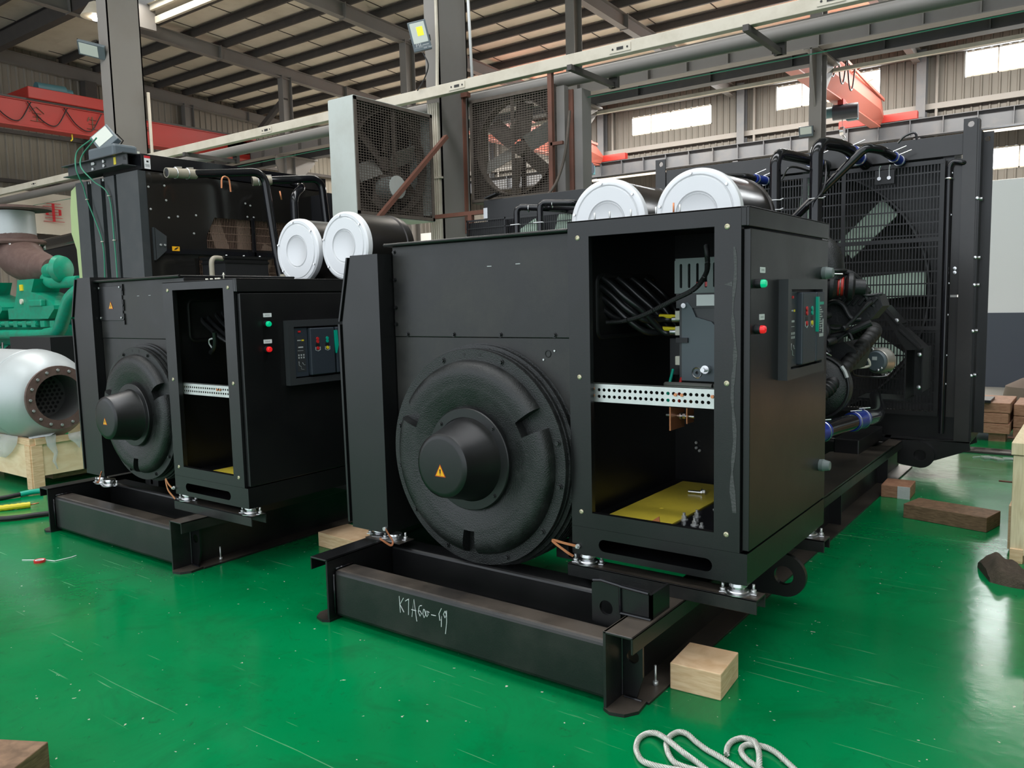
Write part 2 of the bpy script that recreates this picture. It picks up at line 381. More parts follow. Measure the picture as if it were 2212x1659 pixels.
b = MB(); b.box(-29.5, 14, YB-.05, YB+.2, .94, 5.1); struct(b.build('wall_back_masonry', WALLW))
b = MB(); b.box(-29.5, 14, YB-.06, YB+.2, 0, .94); struct(b.build('wall_back_dado', WALLB))
b = MB(); b.box(-1.9, 14, 16, 16.15, 1.27, 3.49); struct(b.build('wall_partition', WALLW))
b = MB(); b.box(-1.9, 14, 15.99, 16.15, 0, 1.27); struct(b.build('wall_partition_dado', WALLB))
for i, (x0, x1, z0, z1) in enumerate(WIN):
    b = MB(); b.box(x0, x1, YB+.05, YB+.09, z0, z1); o = struct(b.build('window_%d' % (i+1), GLOW))
    b = MB()
    for k in range(1, 4): x = x0+(x1-x0)*k/4; b.box(x-.02, x+.02, YB, YB+.045, z0, z1)
    b.box(x0, x1, YB, YB+.045, z0, z0+.04); b.box(x0, x1, YB, YB+.045, z1-.04, z1); b.build('window_frame', CREAM, o)
struct(corrugated(-8, 30, 0, 10.75, -29.6, 'Y').build('wall_left', SHEET))
# roof sheet: plates between the ridges, gently falling towards the far wall
b = MB(); zz = .24
for y0, y1 in ((-8, -2.2), (-.4, 3.4), (5.8, 12.1), (13.35, 30.3)):
    v = [b.bm.verts.new(p) for p in ((-29.7, y0, rz(y0)+zz), (14, y0, rz(y0)+zz), (14, y1, rz(y1)+zz), (-29.7, y1, rz(y1)+zz))]; b._f(v)
struct(b.build('ceiling', ROOFM))
b = MB()
for y0, y1 in ((-2.2, -.4), (3.4, 5.8), (12.1, 13.35)):
    v = [b.bm.verts.new(p) for p in ((-29.7, y0, rz(y0)+zz), (-22.7, y0, rz(y0)+zz), (-22.7, y1, rz(y1)+zz), (-29.7, y1, rz(y1)+zz))]; b._f(v)
struct(b.build('ceiling_end', ROOFM))
# seams in roof sheet (lines across the slope)
b = MB(); x = -29
while x < 8:
    for y0, y1 in ((6.0, 11.9), (13.5, 23.6)):
        c = Vector((x, (y0+y1)/2, rz((y0+y1)/2)+zz-.01)); b.obox(c, (1, 0, 0), (0, 1, -.045), (0, .045, 1), .012, (y1-y0)/2, .008)
    x += 1.95
struct(b.build('trim_1', BUILDD))
def purlin(y, x0=-29.5, x1=9):
    z = rz(y); b = MB(); b.box(x0, x1, y-.006, y+.006, z, z+.22); b.box(x0, x1, y, y+.075, z, z+.012); b.box(x0, x1, y-.075, y, z+.2, z+.215)
    return b.build('roof_purlin', BUILDD)
y = 6.0; k = 0
PN = 'steel roof purlins'
while y < 29.6:
    if 11.8 < y < 13.6: y += 1.15; continue
    tag(purlin(y), 'dark steel roof purlin running lengthwise under the cream roof sheets', 'roof beam', PN); y += 1.15
for y in (-1.2, 1.0, 2.6): 
    tag(purlin(y), 'dark steel roof purlin running lengthwise under the cream roof sheets', 'roof beam', PN)
def ibeam(b, p0, p1, w, h, t=.014, up=(0, 0, 1)):
    p0 = Vector(p0); p1 = Vector(p1); d = (p1-p0).normalized(); u = Vector(up); u = (u-d*u.dot(d)).normalized(); x = d.cross(u)
    c = (p0+p1)/2; L = (p1-p0).length/2
    b.obox(c, x, u, d, t/2, h/2, L)
    for s in (-1, 1): b.obox(c+u*s*(h/2), x, u, d, w/2, t/2, L)
XR = [-29.35, -23.4, -17.57, -11.6, -5.35, .6]
for i, x in enumerate(XR):
    b = MB(); ibeam(b, (x, -7, rz(-7)-.2), (x, 29.8, rz(29.8)-.2), .22, .38)
    for yy in (11.5, 16.2, 21.5, 26):
        b.box(x-.14, x+.14, yy-.01, yy+.01, rz(yy)-.42, rz(yy)+.02)
    tag(b.build('roof_rafter', BUILD), ['grey steel rafter against the left gable wall', 'grey steel rafter above the second thin roof post', 'grey steel rafter meeting the post left of the big floodlight', 'grey steel rafter right of the large near column', 'grey steel rafter nearest the right edge of the roof', 'grey steel rafter at the far right end of the bay'][i], 'roof beam', 'steel roof rafters')
for i, x in enumerate(XR):
    b = MB(); b.box(x-.012, x+.012, 18.56, 18.94, 0, rz(18.75)-.38); 
    for s in (-1, 1): b.box(x-.13, x+.13, 18.75+s*.19-.008, 18.75+s*.19+.008, 0, rz(18.75)-.3)
    # haunch carrying the crane girders
    b.plate([(18.2, 6.88), (19.9, 6.88), (19.9, 6.75), (19.2, 6.1), (18.94, 5.7), (18.56, 5.7), (18.2, 6.6)], x-.02, x+.02, 'X'); b.box(x-.15, x+.15, 18.2, 19.95, 6.86, 6.9)
    tag(b.build('roof_post', BUILD), ['slim grey roof post on the left gable wall', 'slim grey roof post behind the red crane end', 'slim grey roof post behind the near fan box', 'slim grey roof post between the large column and the caged fan', 'slim grey post carrying the crane girder above the right radiator', 'slim grey post at the far right end'][i], 'column', 'roof posts along the crane girder')
tag(MB().bar((-23.4, 18.75, 8.9), (-26.3, 18.75, 7.2), .16, .16).build('diagonal_brace', BUILDD), 'dark diagonal brace rising to the post behind the near fan box', 'brace')
tag(MB().bar((-29.2, 18.75, 8.5), (-26.4, 18.75, 7.2), .16, .16).build('diagonal_brace', BUILDD), 'dark diagonal brace falling from the gable post to the crane end', 'brace')
b = MB(); 
for s in (0,): b.box(-29.45, -29.1, 14.7, 15.1, 0, rz(15)-.4)
tag(b.build('wall_post', BUILDD), 'dark corner post on the gable wall left of the grey column', 'column')
b = MB()
for z in (8.6, 6.0, 4.2, 7.6): b.box(-29.44, -29.3, -8, 29.9, z-.06, z+.06)
tag(b.build('wall_rail', BUILDD), 'dark horizontal rails on the left gable cladding', 'wall rail')
# far wall columns and rails
for i, x in enumerate((-28.8, -23.0, -17.1, -11.2, -5.2, .7)):
    b = MB(); b.box(x-.14, x+.14, YB-.42, YB-.39, 0, 9.4); b.box(x-.14, x+.14, YB-.1, YB-.07, 0, 9.4); b.box(x-.01, x+.01, YB-.4, YB-.08, 0, 9.4)
    b.box(x-.1, x+.1, YB-.9, YB-.42, 6.4, 6.58)
    tag(b.build('wall_column', GIRD), 'blue grey column standing against the far clad wall', 'column', 'far wall columns')
    tag(MB().cyl((x+.42, YB-.15, 4), (x+.42, YB-.15, 9.3), .05, 10).build('downpipe', BUILD), ['thin grey pipe on the leftmost far wall column', 'thin grey pipe on the second far wall column', 'thin grey pipe beside the far wall column left of the first bright window', 'thin grey pipe beside the far wall column between the first two bright windows', 'thin grey pipe beside the far wall column left of the rightmost high window', 'thin grey pipe on the far wall column at the right end'][i], 'pipe', 'far wall pipes')
b = MB()
for z in (7.62, 9.3): b.box(-29, 13, YB-.2, YB-.06, z-.09, z+.09)
tag(b.build('wall_rail', BUILD), 'long grey rails under the bright far windows', 'wall rail')
def girder(y, z0, z1, x0, x1, step, label, m=GIRD, side=-1):
    b = MB(); b.box(x0, x1, y-.008, y+.008, z0, z1); b.box(x0, x1, y-.16, y+.16, z0-.02, z0); b.box(x0, x1, y-.16, y+.16, z1, z1+.02)
    g = tag(b.build('crane_girder', m), label, 'girder')
    x = x0+.4
    while x < x1: b = MB(); b.box(x-.012, x+.012, y-.15, y+.15, z0, z1); b.build('stiffener', m, g); x += step
    return g
girder(18.35, 6.9, 7.48, -28.6, 9, 1.0, 'upper crane girder with ribs running behind the bus duct', BUILD)
girder(19.75, 6.95, 7.5, -28.6, 9, 2.0, 'dark inner crane girder just behind the ribbed upper one')
girder(29.2, 6.62, 7.13, -28.6, 9, .95, 'far crane girder with ribs low on the clad wall')
tag(MB().box(-20, 9, 28.95, 29.0, 6.42, 6.5).build('conductor_rail', CREAM), 'thin pale conductor rail below the far crane girder', 'rail')
tag(MB().box(-20, 9, 19.85, 19.95, 6.72, 6.8).build('conductor_rail', CREAM), 'thin pale rail under the dark inner crane girder', 'rail')
# large near columns
def column(x, y, name, label, x2=None):
    b = MB(); b.box(x-.24, x, y, y+.02, 0, 10.3); b.box(x-.24, x, y+.56, y+.58, 0, 10.3); b.box(x-.01, x+.0, y+.02, y+.56, 0, 10.3)
    return tag(b.build(name, BUILD), label, 'column')
b = MB(); b.box(-15.8, -15.44, 8.3, 8.325, 0, 10.3); b.box(-15.8, -15.44, 8.925, 8.95, 0, 10.3); b.box(-15.63, -15.6, 8.32, 8.93, 0, 10.3); b.box(-15.455, -15.44, 8.3, 8.95, 0, 10.3)
tag(b.build('building_column', BUILD), 'grey box column left of centre behind the tall radiator tower', 'column')
b = MB(); b.box(-7.45, -7.21, 8.3, 8.32, 0, 10.3); b.box(-7.45, -7.21, 8.86, 8.88, 0, 10.3); b.box(-7.225, -7.21, 8.3, 8.88, 0, 10.3)
tag(b.build('building_column', BUILD), 'large grey column between the two industrial fans', 'column')
b = MB()
for k in range(5): b.box(-7.40+k*.036, -7.375+k*.036, 8.25, 8.298, .2, 4.28, .004)
for z in (3.3, 2.2, 1.2): b.box(-7.43, -7.2, 8.24, 8.3, z, z+.025)
tag(b.build('cable_conduit', CREAM), 'bundle of cream cable conduits running down the near column', 'conduit')
tag(MB().tube([(-7.22, 8.27, 10), (-7.21, 8.27, 6), (-7.2, 8.26, 5), (-7.19, 8.22, 4.4)], .022, 8).build('cable_conduit', CREAM), 'cream conduit on the near column above the bus duct', 'conduit')
tag(MB().cyl((-7.05, 8.7, 6.6), (-6.98, 8.7, 4.5), .02, 8).build('fluorescent_tube', WHT), 'thin white tube hanging beside the near column', 'tube')
tag(MB().cyl((-15.38, 8.99, 3), (-15.38, 8.99, 5.9), .03, 8).build('cable_conduit', CREAM), 'cream conduit on the right of the left box column', 'conduit')
# bus duct, pipe, green cable
bd = tag(MB().box(-26, 6, 8.1, 8.2, 4.31, 4.44, .006).build('bus_duct', CREAM), 'long cream electrical bus duct crossing below the roof', 'duct')
for x in (-18.5, -14.6, -10.6, -6.75, -4.42, -2.2):
    b = MB(); b.box(x-.13, x+.13, 8.092, 8.1, 4.335, 4.415); b.build('tap_box', CREAM, bd)
    b = MB(); b.box(x-.04, x+.04, 8.088, 8.0925, 4.36, 4.39)
    for s in (-1, 1): b.cyl((x+s*.09, 8.088, 4.375), (x+s*.09, 8.093, 4.375), .011, 10)
    b.build('nameplate', INK, bd)
tag(MB().cyl((-26, 9.0, 4.44), (6, 9.0, 4.44), .085, 20).build('overhead_pipe', BUILD), 'long round grey pipe running parallel behind the bus duct', 'pipe')
for i, x in enumerate((-12.8, -9.0, -5.05, -3.0)):
    b = MB(); b.box(x-.03, x+.03, 8.05, 9.1, 4.25, 4.31); b.box(x-.06, x+.06, 9.06, 9.12, 4.25, 4.5)
    tag(b.build('pipe_bracket', BUILDD), ['dark bracket between bus duct and round pipe, left of the left box column end', 'dark bracket between bus duct and round pipe behind the white cased fan', 'dark bracket joining bus duct and round pipe above the caged fan', 'dark bracket joining bus duct and round pipe, rightmost in view'][i], 'bracket', 'brackets carrying the bus duct')
tag(MB().tube([(-26, 9.12, 4.26), (-15, 9.12, 4.18), (-8, 9.12, 4.22), (-3, 9.12, 4.2), (4, 9.12, 4.25)], .006, 6).build('green_cable', GRNW), 'thin green cable strung below the overhead pipe', 'cable')
# lengthwise roof beam and lamp at upper left
tag(MB().box(-29, 9, 11.55, 11.8, 9.85, 10.25).build('ridge_beam', BUILDD), 'dark lengthwise beam high at the upper left', 'roof beam')
for i, (y0, z) in enumerate(((13.42, 10.22), (13.56, 9.9))):
    tag(MB().box(-22.6, 9, y0, y0+.1, z, z+.2, .02).build('gutter_board', CREAM), ['upper pale board edging the roof opening', 'lower pale board edging the roof opening'][i], 'board')
# drain channel at the right
dr = tag(MB().plate(rect(-3.5, 6, 9.35, 9.6), .001, .02, 'Z').build('drain_channel', BUILDD), 'dark slotted drain grating across the floor at right', 'drain')
b = MB()
for r_ in range(2):
    for k in range(58): x = -3.4+k*.16+r_*.08; b.box(x, x+.1, 9.38+r_*.11, 9.46+r_*.11, .0201, .021)
b.build('drain_slot', INK, dr)
b = MB(); b.box(-22.75, -22.6, 12.0, 13.6, 9.7, 10.6); tag(b.build('gutter_end', BUILD), 'grey end plate of the roof opening beside the left box column', 'board')
# ================================================================ base frames
def base_frame(dx, label, yf=2.70, yb=8.3, lug=True, outrig=True):
    t = thing('base_frame', label, 'skid frame', (-2.4+dx, 5.4, 0))
    for s, xw in ((1, -1.57+dx), (-1, -3.23+dx)):
        o = .126*s
        b = MB(); b.box(xw-.006, xw+.006, yf, yb, 0, .333)
        b.box(xw-.006*s, xw+o, yf, yb, .323, .333, .003); b.box(xw+o-.008*s, xw+o, yf, yb, .262, .333, .003)
        b.box(xw, xw+o, yf+.14, yb, 0, .012, .002)
        b.build('side_rail', BLKD if s > 0 else BLK, t)
        b = MB(); g = [(xw, .012), (xw+.07*s, .012), (xw+.1*s, .11), (xw+.1*s, .322), (xw, .322)]
        b.plate(g, yf+.135, yf+.147, 'Y', [circ(xw+.055*s, .19, .028)]); b.build('gusset', BLK, t)
        b = MB(); f = [(xw-.008*s, yf), (xw-.008*s, yf+.14), (xw+.115*s, yf+.14), (xw+.125*s, yf+.05), (xw+.09*s, yf-.005), (xw+.03*s, yf-.02)]
        b.plate(f, 0, .014, 'Z'); b.build('foot_plate', BLKD, t)
        b = MB(); b.tube([(xw+.008*s, yf+.13, .02), (xw+.008*s, yf+.131, .17), (xw+.008*s, yf+.13, .32)], .005, 6); b.tube([(xw+.02*s, yf+.125, .016), (xw+.1*s, yf+.125, .016)], .005, 6)
        b.build('weld_bead', BLKG, t)
        for yy in (yf+1.6, yf+3.2, yf+4.7):
            b = MB(); b.box(xw, xw+.09*s, yy, yy+.012, .012, .322); b.build('web_stiffener', BLK, t)
    b = MB(); b.box(-3.222+dx, -1.578+dx, yf+.04, yf+.185, .02, .272, .022, seg=3); b.build('front_cross_tube', BLKD, t)
    b = MB(); b.tube([(-3.217+dx, yf+.036, .04), (-3.217+dx, yf+.036, .25)], .006, 6); b.tube([(-3.217+dx, yf+.05, .275), (-3.217+dx, yf+.17, .275)], .006, 6); b.build('weld_bead', BLKG, t)
    b = MB(); b.box(-3.222+dx, -1.578+dx, yf+.46, yf+.60, .12, .30, .02, seg=3); b.box(-3.222+dx, -1.578+dx, yf+.40, yf+.62, .1, .12); b.build('second_cross_beam', BLK, t)
    for yy in (yf+2.2, yf+3.6, yf+5.0):
        b = MB(); b.box(-3.222+dx, -1.578+dx, yy, yy+.14, .02, .3, .01); b.build('cross_member', BLK, t)
    if lug:
        b = MB(); x0, x1, x2 = -1.745+dx, -1.606+dx, -1.462+dx; ya = yf+.2
        b.plate([(x0, .275), (x0+.02, .268), (x1, .262), (x1, .452), (x0+.03, .462), (x0, .44)], ya, ya+.016, 'Y', [circ((x0+x1)/2, .343, .032)])
        b.plate([(x1, .333), (x2, .333), (x2, .44), (x2-.02, .452), (x1, .455)], ya, ya+.016, 'Y')
        b.box(x2-.012, x2, ya, ya+.17, .333, .44); b.build('lifting_bracket', BLK, t)
        b = MB(); b.tube([(x0+.01, ya-.004, .455), (x0+.05, ya-.005, .462), (x1-.01, ya-.005, .455), (x1+.01, ya-.005, .452), (x2-.01, ya-.005, .446)], .007, 7)
        b.tube([(x1, ya-.006, .45), (x1+.002, ya-.006, .335)], .006, 7); b.tube([(x1, ya-.006, .337), (x2, ya-.006, .337)], .006, 7); b.build('weld_bead', BLKG, t)
        def ring(cx, y, cz, ro, ri, root):
            b = MB(); o = [(cx+ro*math.cos(a), cz+ro*math.sin(a)) for a in [PI/2-PI*1.05*i/20 for i in range(21)]]
            b.plate(o+[(root, cz-ro), (root, cz+ro)], y, y+.03, 'Y', [circ(cx, cz, ri)]); return b
        ring(-1.25+dx, 3.92, .265, .108, .048, -1.56+dx).build('lifting_eye', BLK, t)
        b = MB(); cx, cz = -1.30+dx, .215
        o = [(-1.49+dx, .336)]+[(cx+.115*math.cos(a), cz+.115*math.sin(a)) for a in [PI/2-PI*1.0*i/20 for i in range(21)]]+[(-1.47+dx, .12)]
        b.plate(o, 7.80, 7.84, 'Y', [circ(cx, cz, .05)]); b.build('lifting_eye', BLK, t)
    if outrig:
        b = MB(); b.plate([(-1.49+dx, .335), (-.925+dx, .355), (-.915+dx, .285), (-1.2+dx, .165), (-1.25+dx, .12), (-1.49+dx, .12)], 7.84, 7.86, 'Y')
        b.plate([(-1.49+dx, .335), (-.925+dx, .355), (-.915+dx, .285), (-1.2+dx, .165), (-1.25+dx, .12), (-1.49+dx, .12)], 8.28, 8.3, 'Y'); b.box(-1.6+dx, -.92+dx, 7.84, 8.3, .345, .36); b.box(-3.9+dx, -1.55+dx, 7.84, 8.3, .3, .36)
        b.build('outrigger', BLK, t)
        b = MB(); b.plate([(-1.83+dx, 4.5), (-1.445+dx, 4.5), (-1.445+dx, 7.45), (-1.6+dx, 7.3), (-1.83+dx, 6.9)], .334, .344, 'Z'); b.build('deck_plate', BLKD, t)
        b = MB(); b.box(-1.80+dx, -1.60+dx, 6.9, 7.75, .334, .46, .01); b.build('engine_foot', BLK, t)
    b = MB(); b.cyl((-1.49+dx, yf+.29, .012), (-1.49+dx, yf+.29, .1), .005, 8); b.cyl((-1.49+dx, yf+.29, .012), (-1.49+dx, yf+.29, .03), .012, 6); b.build('stud', ZINC, t)
    return t
bf1 = base_frame(0, 'black steel skid frame of the nearer generator with marker writing on its front tube')
# handwriting on the front tube
def strokes(parent, segs, x0, z0, s, y, r=.0022):
    b = MB()
    for sg in segs: b.tube([(x0+px*s, y, z0+pz*s) for px, pz in sg], r, 5)
    return b.build('handwriting', CHALK, parent)
HW = [[(0, 1), (.05, 0)], [(.35, .95), (.04, .5), (.35, .08)], [(.5, .8), (.72, .95), (.78, .9)], [(.78, 1), (.72, 0)],
      [(1.0, -.05), (1.2, 1.05), (1.38, -.25)], [(.98, .38), (1.35, .38)], [(1.62, .72), (1.52, .35), (1.66, .12), (1.78, .3), (1.66, .45), (1.55, .4)], [(1.66, .75), (1.82, .8)],
      [(1.95, .6), (1.88, .3), (1.98, .1), (2.1, .3), (2.02, .6), (1.95, .6)], [(2.15, .55), (2.12, .35), (2.2, .2), (2.3, .35), (2.25, .55), (2.4, .5)], [(2.55, .4), (2.9, .42)],
      [(3.35, .95), (3.15, .6), (3.2, .2), (3.32, .3), (3.34, .5), (3.3, -.15)], [(3.62, .85), (3.5, .65), (3.6, .45), (3.72, .65), (3.64, .85)], [(3.74, .9), (3.72, .2), (3.6, -.5)]]
strokes(bf1, HW, -2.745, .145, .082, 2.7385)
bf2 = base_frame(-3.13, 'black steel skid frame under the left generator, standing beside the wooden crate', lug=False)
for i, (dx, y0, nm) in enumerate(((0, 3.185, 'black channel cross beam under the near breaker cabinet front'), (0, 4.17, 'black channel cross beam under the near breaker cabinet rear'), (-3.0, 2.885, 'black channel cross beam under the left breaker cabinet front'), (-3.0, 3.86, 'black channel cross beam under the left breaker cabinet rear'))):
    b = MB(); x0, x1 = (-2.05, -1.125) if dx == 0 else (-4.95, -4.115)
    b.box(x0, x1, y0, y0+.11, .387, .395, .002); b.box(x0, x1, y0, y0+.008, .333, .395, .002); b.box(x0, x1, y0+.102, y0+.11, .333, .395, .002)
    tag(b.build('cross_beam', BLKD), nm, 'beam', 'cabinet support beams')
def mount(x, y, z, label, h=.048, r=.04, bolts=((-.06, -.02), (.06, .02))):
    t = thing('rubber_mount', label, 'vibration mount', (x, y, z), 'silver vibration mounts')
    b = MB(); b.lathe([(0, 0), (r*1.5, 0), (r*1.5, .004), (r*1.15, .009), (r*1.1, h*.3), (r*.75, h*.45), (r*.75, h*.62), (r, h*.68), (r*.95, h*.95), (r*.6, h), (0, h)], (x, y, z), 'Z', 28)
    b.box(x-.078, x+.078, y-.022, y+.022, z, z+.005, .002, rot=.25); b.build('dome', SILV, t)
    for bx, by in bolts:
        b = MB(); b.cyl((x+bx, y+by, z+.005), (x+bx, y+by, z+.017), .012, 6); b.cyl((x+bx, y+by, z+.017), (x+bx, y+by, z+.04), .006, 10); b.build('bolt', ZINC, t)
    return t
mount(-1.965, 3.24, .395, 'silver mount under the left front corner of the near breaker cabinet')
mount(-1.225, 3.24, .395, 'silver mount under the right front corner of the near breaker cabinet')
mount(-1.225, 4.24, .395, 'silver mount under the rear right corner of the near breaker cabinet')
mount(-3.33, 3.19, .335, 'left silver mount below the near narrow side box', h=.034)
mount(-3.19, 3.17, .335, 'right silver mount below the near narrow side box, by the copper strap', h=.034)
mount(-4.87, 2.94, .395, 'silver mount under the left front corner of the left breaker cabinet')
mount(-4.19, 2.94, .395, 'silver mount under the right front corner of the left breaker cabinet')
mount(-6.2, 3.04, .335, 'left silver mount below the left narrow side box', h=.05)
mount(-6.05, 3.02, .335, 'right silver mount below the left narrow side box', h=.05)

# ================================================================ breaker cabinets
def warn_tri(b1, b2, b3, x, z, y, s):
    b1.plate([(x-s*.55, z), (x+s*.55, z), (x, z+s)], y-.0008, y, 'Y')
    b2.plate([(x-s*.44, z+s*.07), (x+s*.44, z+s*.07), (x, z+s*.88)], y-.0014, y-.0008, 'Y')
    b3.plate([(x-s*.05, z+s*.25), (x+s*.05, z+s*.25), (x+s*.07, z+s*.6), (x-s*.07, z+s*.6)], y-.002, y-.0014, 'Y'); b3.plate(circ(x, z+s*.16, s*.045, 8), y-.002, y-.0014, 'Y')
def cabinet(x0, x1, yf, yb, z0, zp, zt, op, slt, label, ind, lab, knobs, holes_y):
    t = thing('breaker_cabinet', label, 'electrical cabinet', ((x0+x1)/2, (yf+yb)/2, z0))
    xr = x1-.033
    # shell
    b = MB(); b.box(x0, x0+.012, yf+.03, yb, zp, zt-.002) if holes_y is None else b.plate(rect(yf+.03, yb, zp, zt-.002), x0, x0+.012, 'X', [rrect(*holes_y, .04)])
    b.box(x0, x1-.03, yb-.012, yb, zp, zt-.002); b.box(x0, x1-.034, yf+.03, yb, zp, zp+.012)
    b.build('shell', BLK, t)
    b = MB(); zs = zt-.088
    b.box(x0, x1, yf, yb+.005, zt-.008, zt, .002); b.box(x1-.012, x1, yf, yb+.005, zs+.008, zt, .003); b.build('roof_cap', BLK, t)
    b = MB(); b.plate(rect(x0, xr, zp, zt-.001), yf, yf+.03, 'Y', [op]); b.box(xr, x1-.012, yf, yf+.03, zs+.01, zt-.002, .002); b.build('front_frame', BLK, t)
    b = MB(); b.box(xr, x1-.031, yf+.03, yb, zp, zs); b.build('side_frame', INNER, t)
    b = MB(); b.plate(rect(x0, x1, z0, zp-.001), yf, yf+.006, 'Y', [slot(*slt)] if slt else ()); b.box(x1-.006, x1, yf+.006, yb, z0, zp-.001); b.box(x0, x0+.006, yf+.006, yb, z0, zp-.001); b.box(x0, x1, yb-.006, yb, z0, zp-.001)
    b.build('plinth', BLK, t)
    b = MB(); b.box(x0+.007, x1-.007, yf+.007, yb-.007, z0+.001, z0+.004); b.build('base_pan', INNER, t)
    b = MB(); b.box(x0+.03, x0+.1, yf+.5, yf+.54, z0+.01, z0+.1); b.box(x0+.2, x1-.2, yf+.4, yf+.6, z0+.002, z0+.012); b.build('underside_rail', BLK, t)
    d = MB(); d.box(x1-.03, x1, yf+.018, yb-.004, zp+.006, zs, .004); door = d.build('door', BLK, t)
    for (yy, zz, m, nm) in ((ind[0][0], ind[0][1], GRNB, 'green_indicator'), (ind[1][0], ind[1][1], REDB, 'red_indicator')):
        b = MB(); b.lathe([(0, 0), (.019, 0), (.019, .022), (.016, .022)], (x1, yy, zz), 'X', 20); b.build('indicator_bezel', INNER, door)
        b = MB(); b.lathe([(.0165, .018), (.0165, .036), (.013, .042), (0, .044)], (x1, yy, zz), 'X', 20); b.build(nm, m, door)
    for yy, zz in lab:
        b = MB(); b.plate(rrect(yy-.03, yy+.03, zz-.012, zz+.012, .003), x1, x1+.002, 'X'); b.build('name_label', WHT, door)
        b = MB(); 
        for k in range(6): b.box(x1+.002, x1+.0024, yy-.018+k*.006, yy-.014+k*.006, zz-.004, zz+.004)
        b.build('label_print', WTXT, door)
    for yy, zz in knobs:
        b = MB(); b.lathe([(0, 0), (.03, 0), (.032, .02), (.03, .022), (.024, .05), (.02, .053), (0, .053)], (x1, yy, zz), 'X', 24); b.build('latch_knob', GREYL, door)
    return t
opn1 = rect(-1.918, -1.318, .652, 1.937)
cab1 = cabinet(-2.03, -1.172, 3.2, 4.335, .444, .58, 2.01, opn1, (-1.885, -1.325, .475, .533), 'tall open black breaker cabinet on the nearer generator, yellow plate on its floor',
               ((3.285, 1.70), (3.28, 1.513)), ((3.357, 1.757), (3.352, 1.562)), ((4.235, 1.757), (4.235, .775)), (3.44, 4.06, 1.465, 1.768))
opn2 = rect(-4.81, -4.268, .63, 1.772)
cab2 = cabinet(-4.92, -4.13, 2.885, 4.0, .44, .566, 1.825, opn2, (-4.80, -4.31, .47, .525), 'lower open black breaker cabinet on the left generator',
               ((3.075, 1.55), (3.07, 1.396)), ((3.09, 1.603), (3.083, 1.443)), ((3.9, 1.6),), (3.05, 3.6, 1.44, 1.71))
def cab_bolts(c, x0, x1, yf, zs):
    for x in (x0, x1):
        for z in zs:
            b = MB(); b.lathe([(0, -.003), (.0055, -.003), (.0065, -.005), (.011, -.003), (.012, 0)], (x, yf, z), 'Y', 16); b.build('frame_rivet', mat('brass rivet', (.55, .5, .35), .35, metal=.7) if 'brass rivet' not in bpy.data.materials else bpy.data.materials['brass rivet'], c)
cab_bolts(cab1, -1.976, -1.263, 3.2, (1.933, 1.293, .652))
cab_bolts(cab2, -4.864, -4.216, 2.885, (1.772, 1.2, .625))
def hole_strip(c, x, yf, z0, z1, n):
    b = MB(); b.box(x, x+.003, yf+.03, yf+.09, z0, z1); b.build('punched_post', INNER, c)
    b = MB(); 
    for k in range(n): b.cyl((x+.003, yf+.055, z0+.04+k*(z1-z0-.08)/(n-1)), (x+.0036, yf+.055, z0+.04+k*(z1-z0-.08)/(n-1)), .005, 8)
    s_ = b.build('post_hole', INK, c); s_['kind'] = 'stuff'
hole_strip(cab1, -2.017, 3.2, .6, 1.95, 40); hole_strip(cab2, -4.907, 2.885, .58, 1.78, 34)
b = MB(); pr = rrect(3.44, 4.06, 1.465, 1.768, .04); pts = [(-2.02, y, z) for y, z in pr]; pts.append(pts[0]); b.tube(pts, .013, 8); b.build('rubber_edging', RUB, cab1)
b = MB(); pr = rrect(3.05, 3.6, 1.44, 1.71, .04); pts = [(-4.91, y, z) for y, z in pr]; pts.append(pts[0]); b.tube(pts, .011, 8); b.build('rubber_edging', RUB, cab2)
# dried sealant smear on the near cabinet frame
b = MB(); pts = []; random.seed(3)
L_ = [(3.199, z) for z in [1.9-.05*i for i in range(23)]]
zz = 1.86
poly = []; rgt = []
for i in range(26):
    z = 1.85-.044*i; wv = .003+.008*random.random()+(.006 if i > 22 else 0); cx = -1.232+.006*math.sin(i*.8); poly.append((cx-wv, z)); rgt.append((cx+wv*.8, z))
b.plate(poly+rgt[::-1], 3.1985, 3.2, 'Y'); b.plate([(-1.275, 1.70), (-1.24, 1.712), (-1.24, 1.69)], 3.1985, 3.2, 'Y')
b.build('sealant_smear', mat('grey sealant', (.06, .06, .06), .6, bump=.4, bscale=90), cab1)
# brackets (perforated silver rail)
def perf(c, x0, x1, y, z0, z1, n, name='silver perforated mounting rail'):
    b = MB(); dz = (z1-z0); hs = []
    p = (x1-x0-.06)/n
    for r_ in range(2):
        for k in range(n): hs.append(slot(x0+.04+k*p, x0+.04+k*p+p*.62, z0+dz*(.24 if r_ == 0 else .58), z0+dz*(.24 if r_ == 0 else .58)+dz*.17, 5))
    b.plate(rect(x0, x1, z0, z1), y, y+.003, 'Y', hs); b.box(x0, x1, y, y+.02, z1-.003, z1); b.box(x0, x1, y, y+.02, z0, z0+.003)
    b.build('perforated_rail', ZINC, c)
    for px, pz in ((x0+.018, .35), (x0+.018, .72), (x1-.16, .62), (x1-.19, .62), (x1-.02, .62)):
        b = MB(); b.cyl((px, y, z0+dz*pz), (px, y-.006, z0+dz*pz), .008, 6); b.build('bolt', COP, c)
perf(cab1, -1.95, -1.325, 3.25, 1.172, 1.262, 21); perf(cab2, -4.89, -4.26, 2.93, 1.1, 1.176, 24)
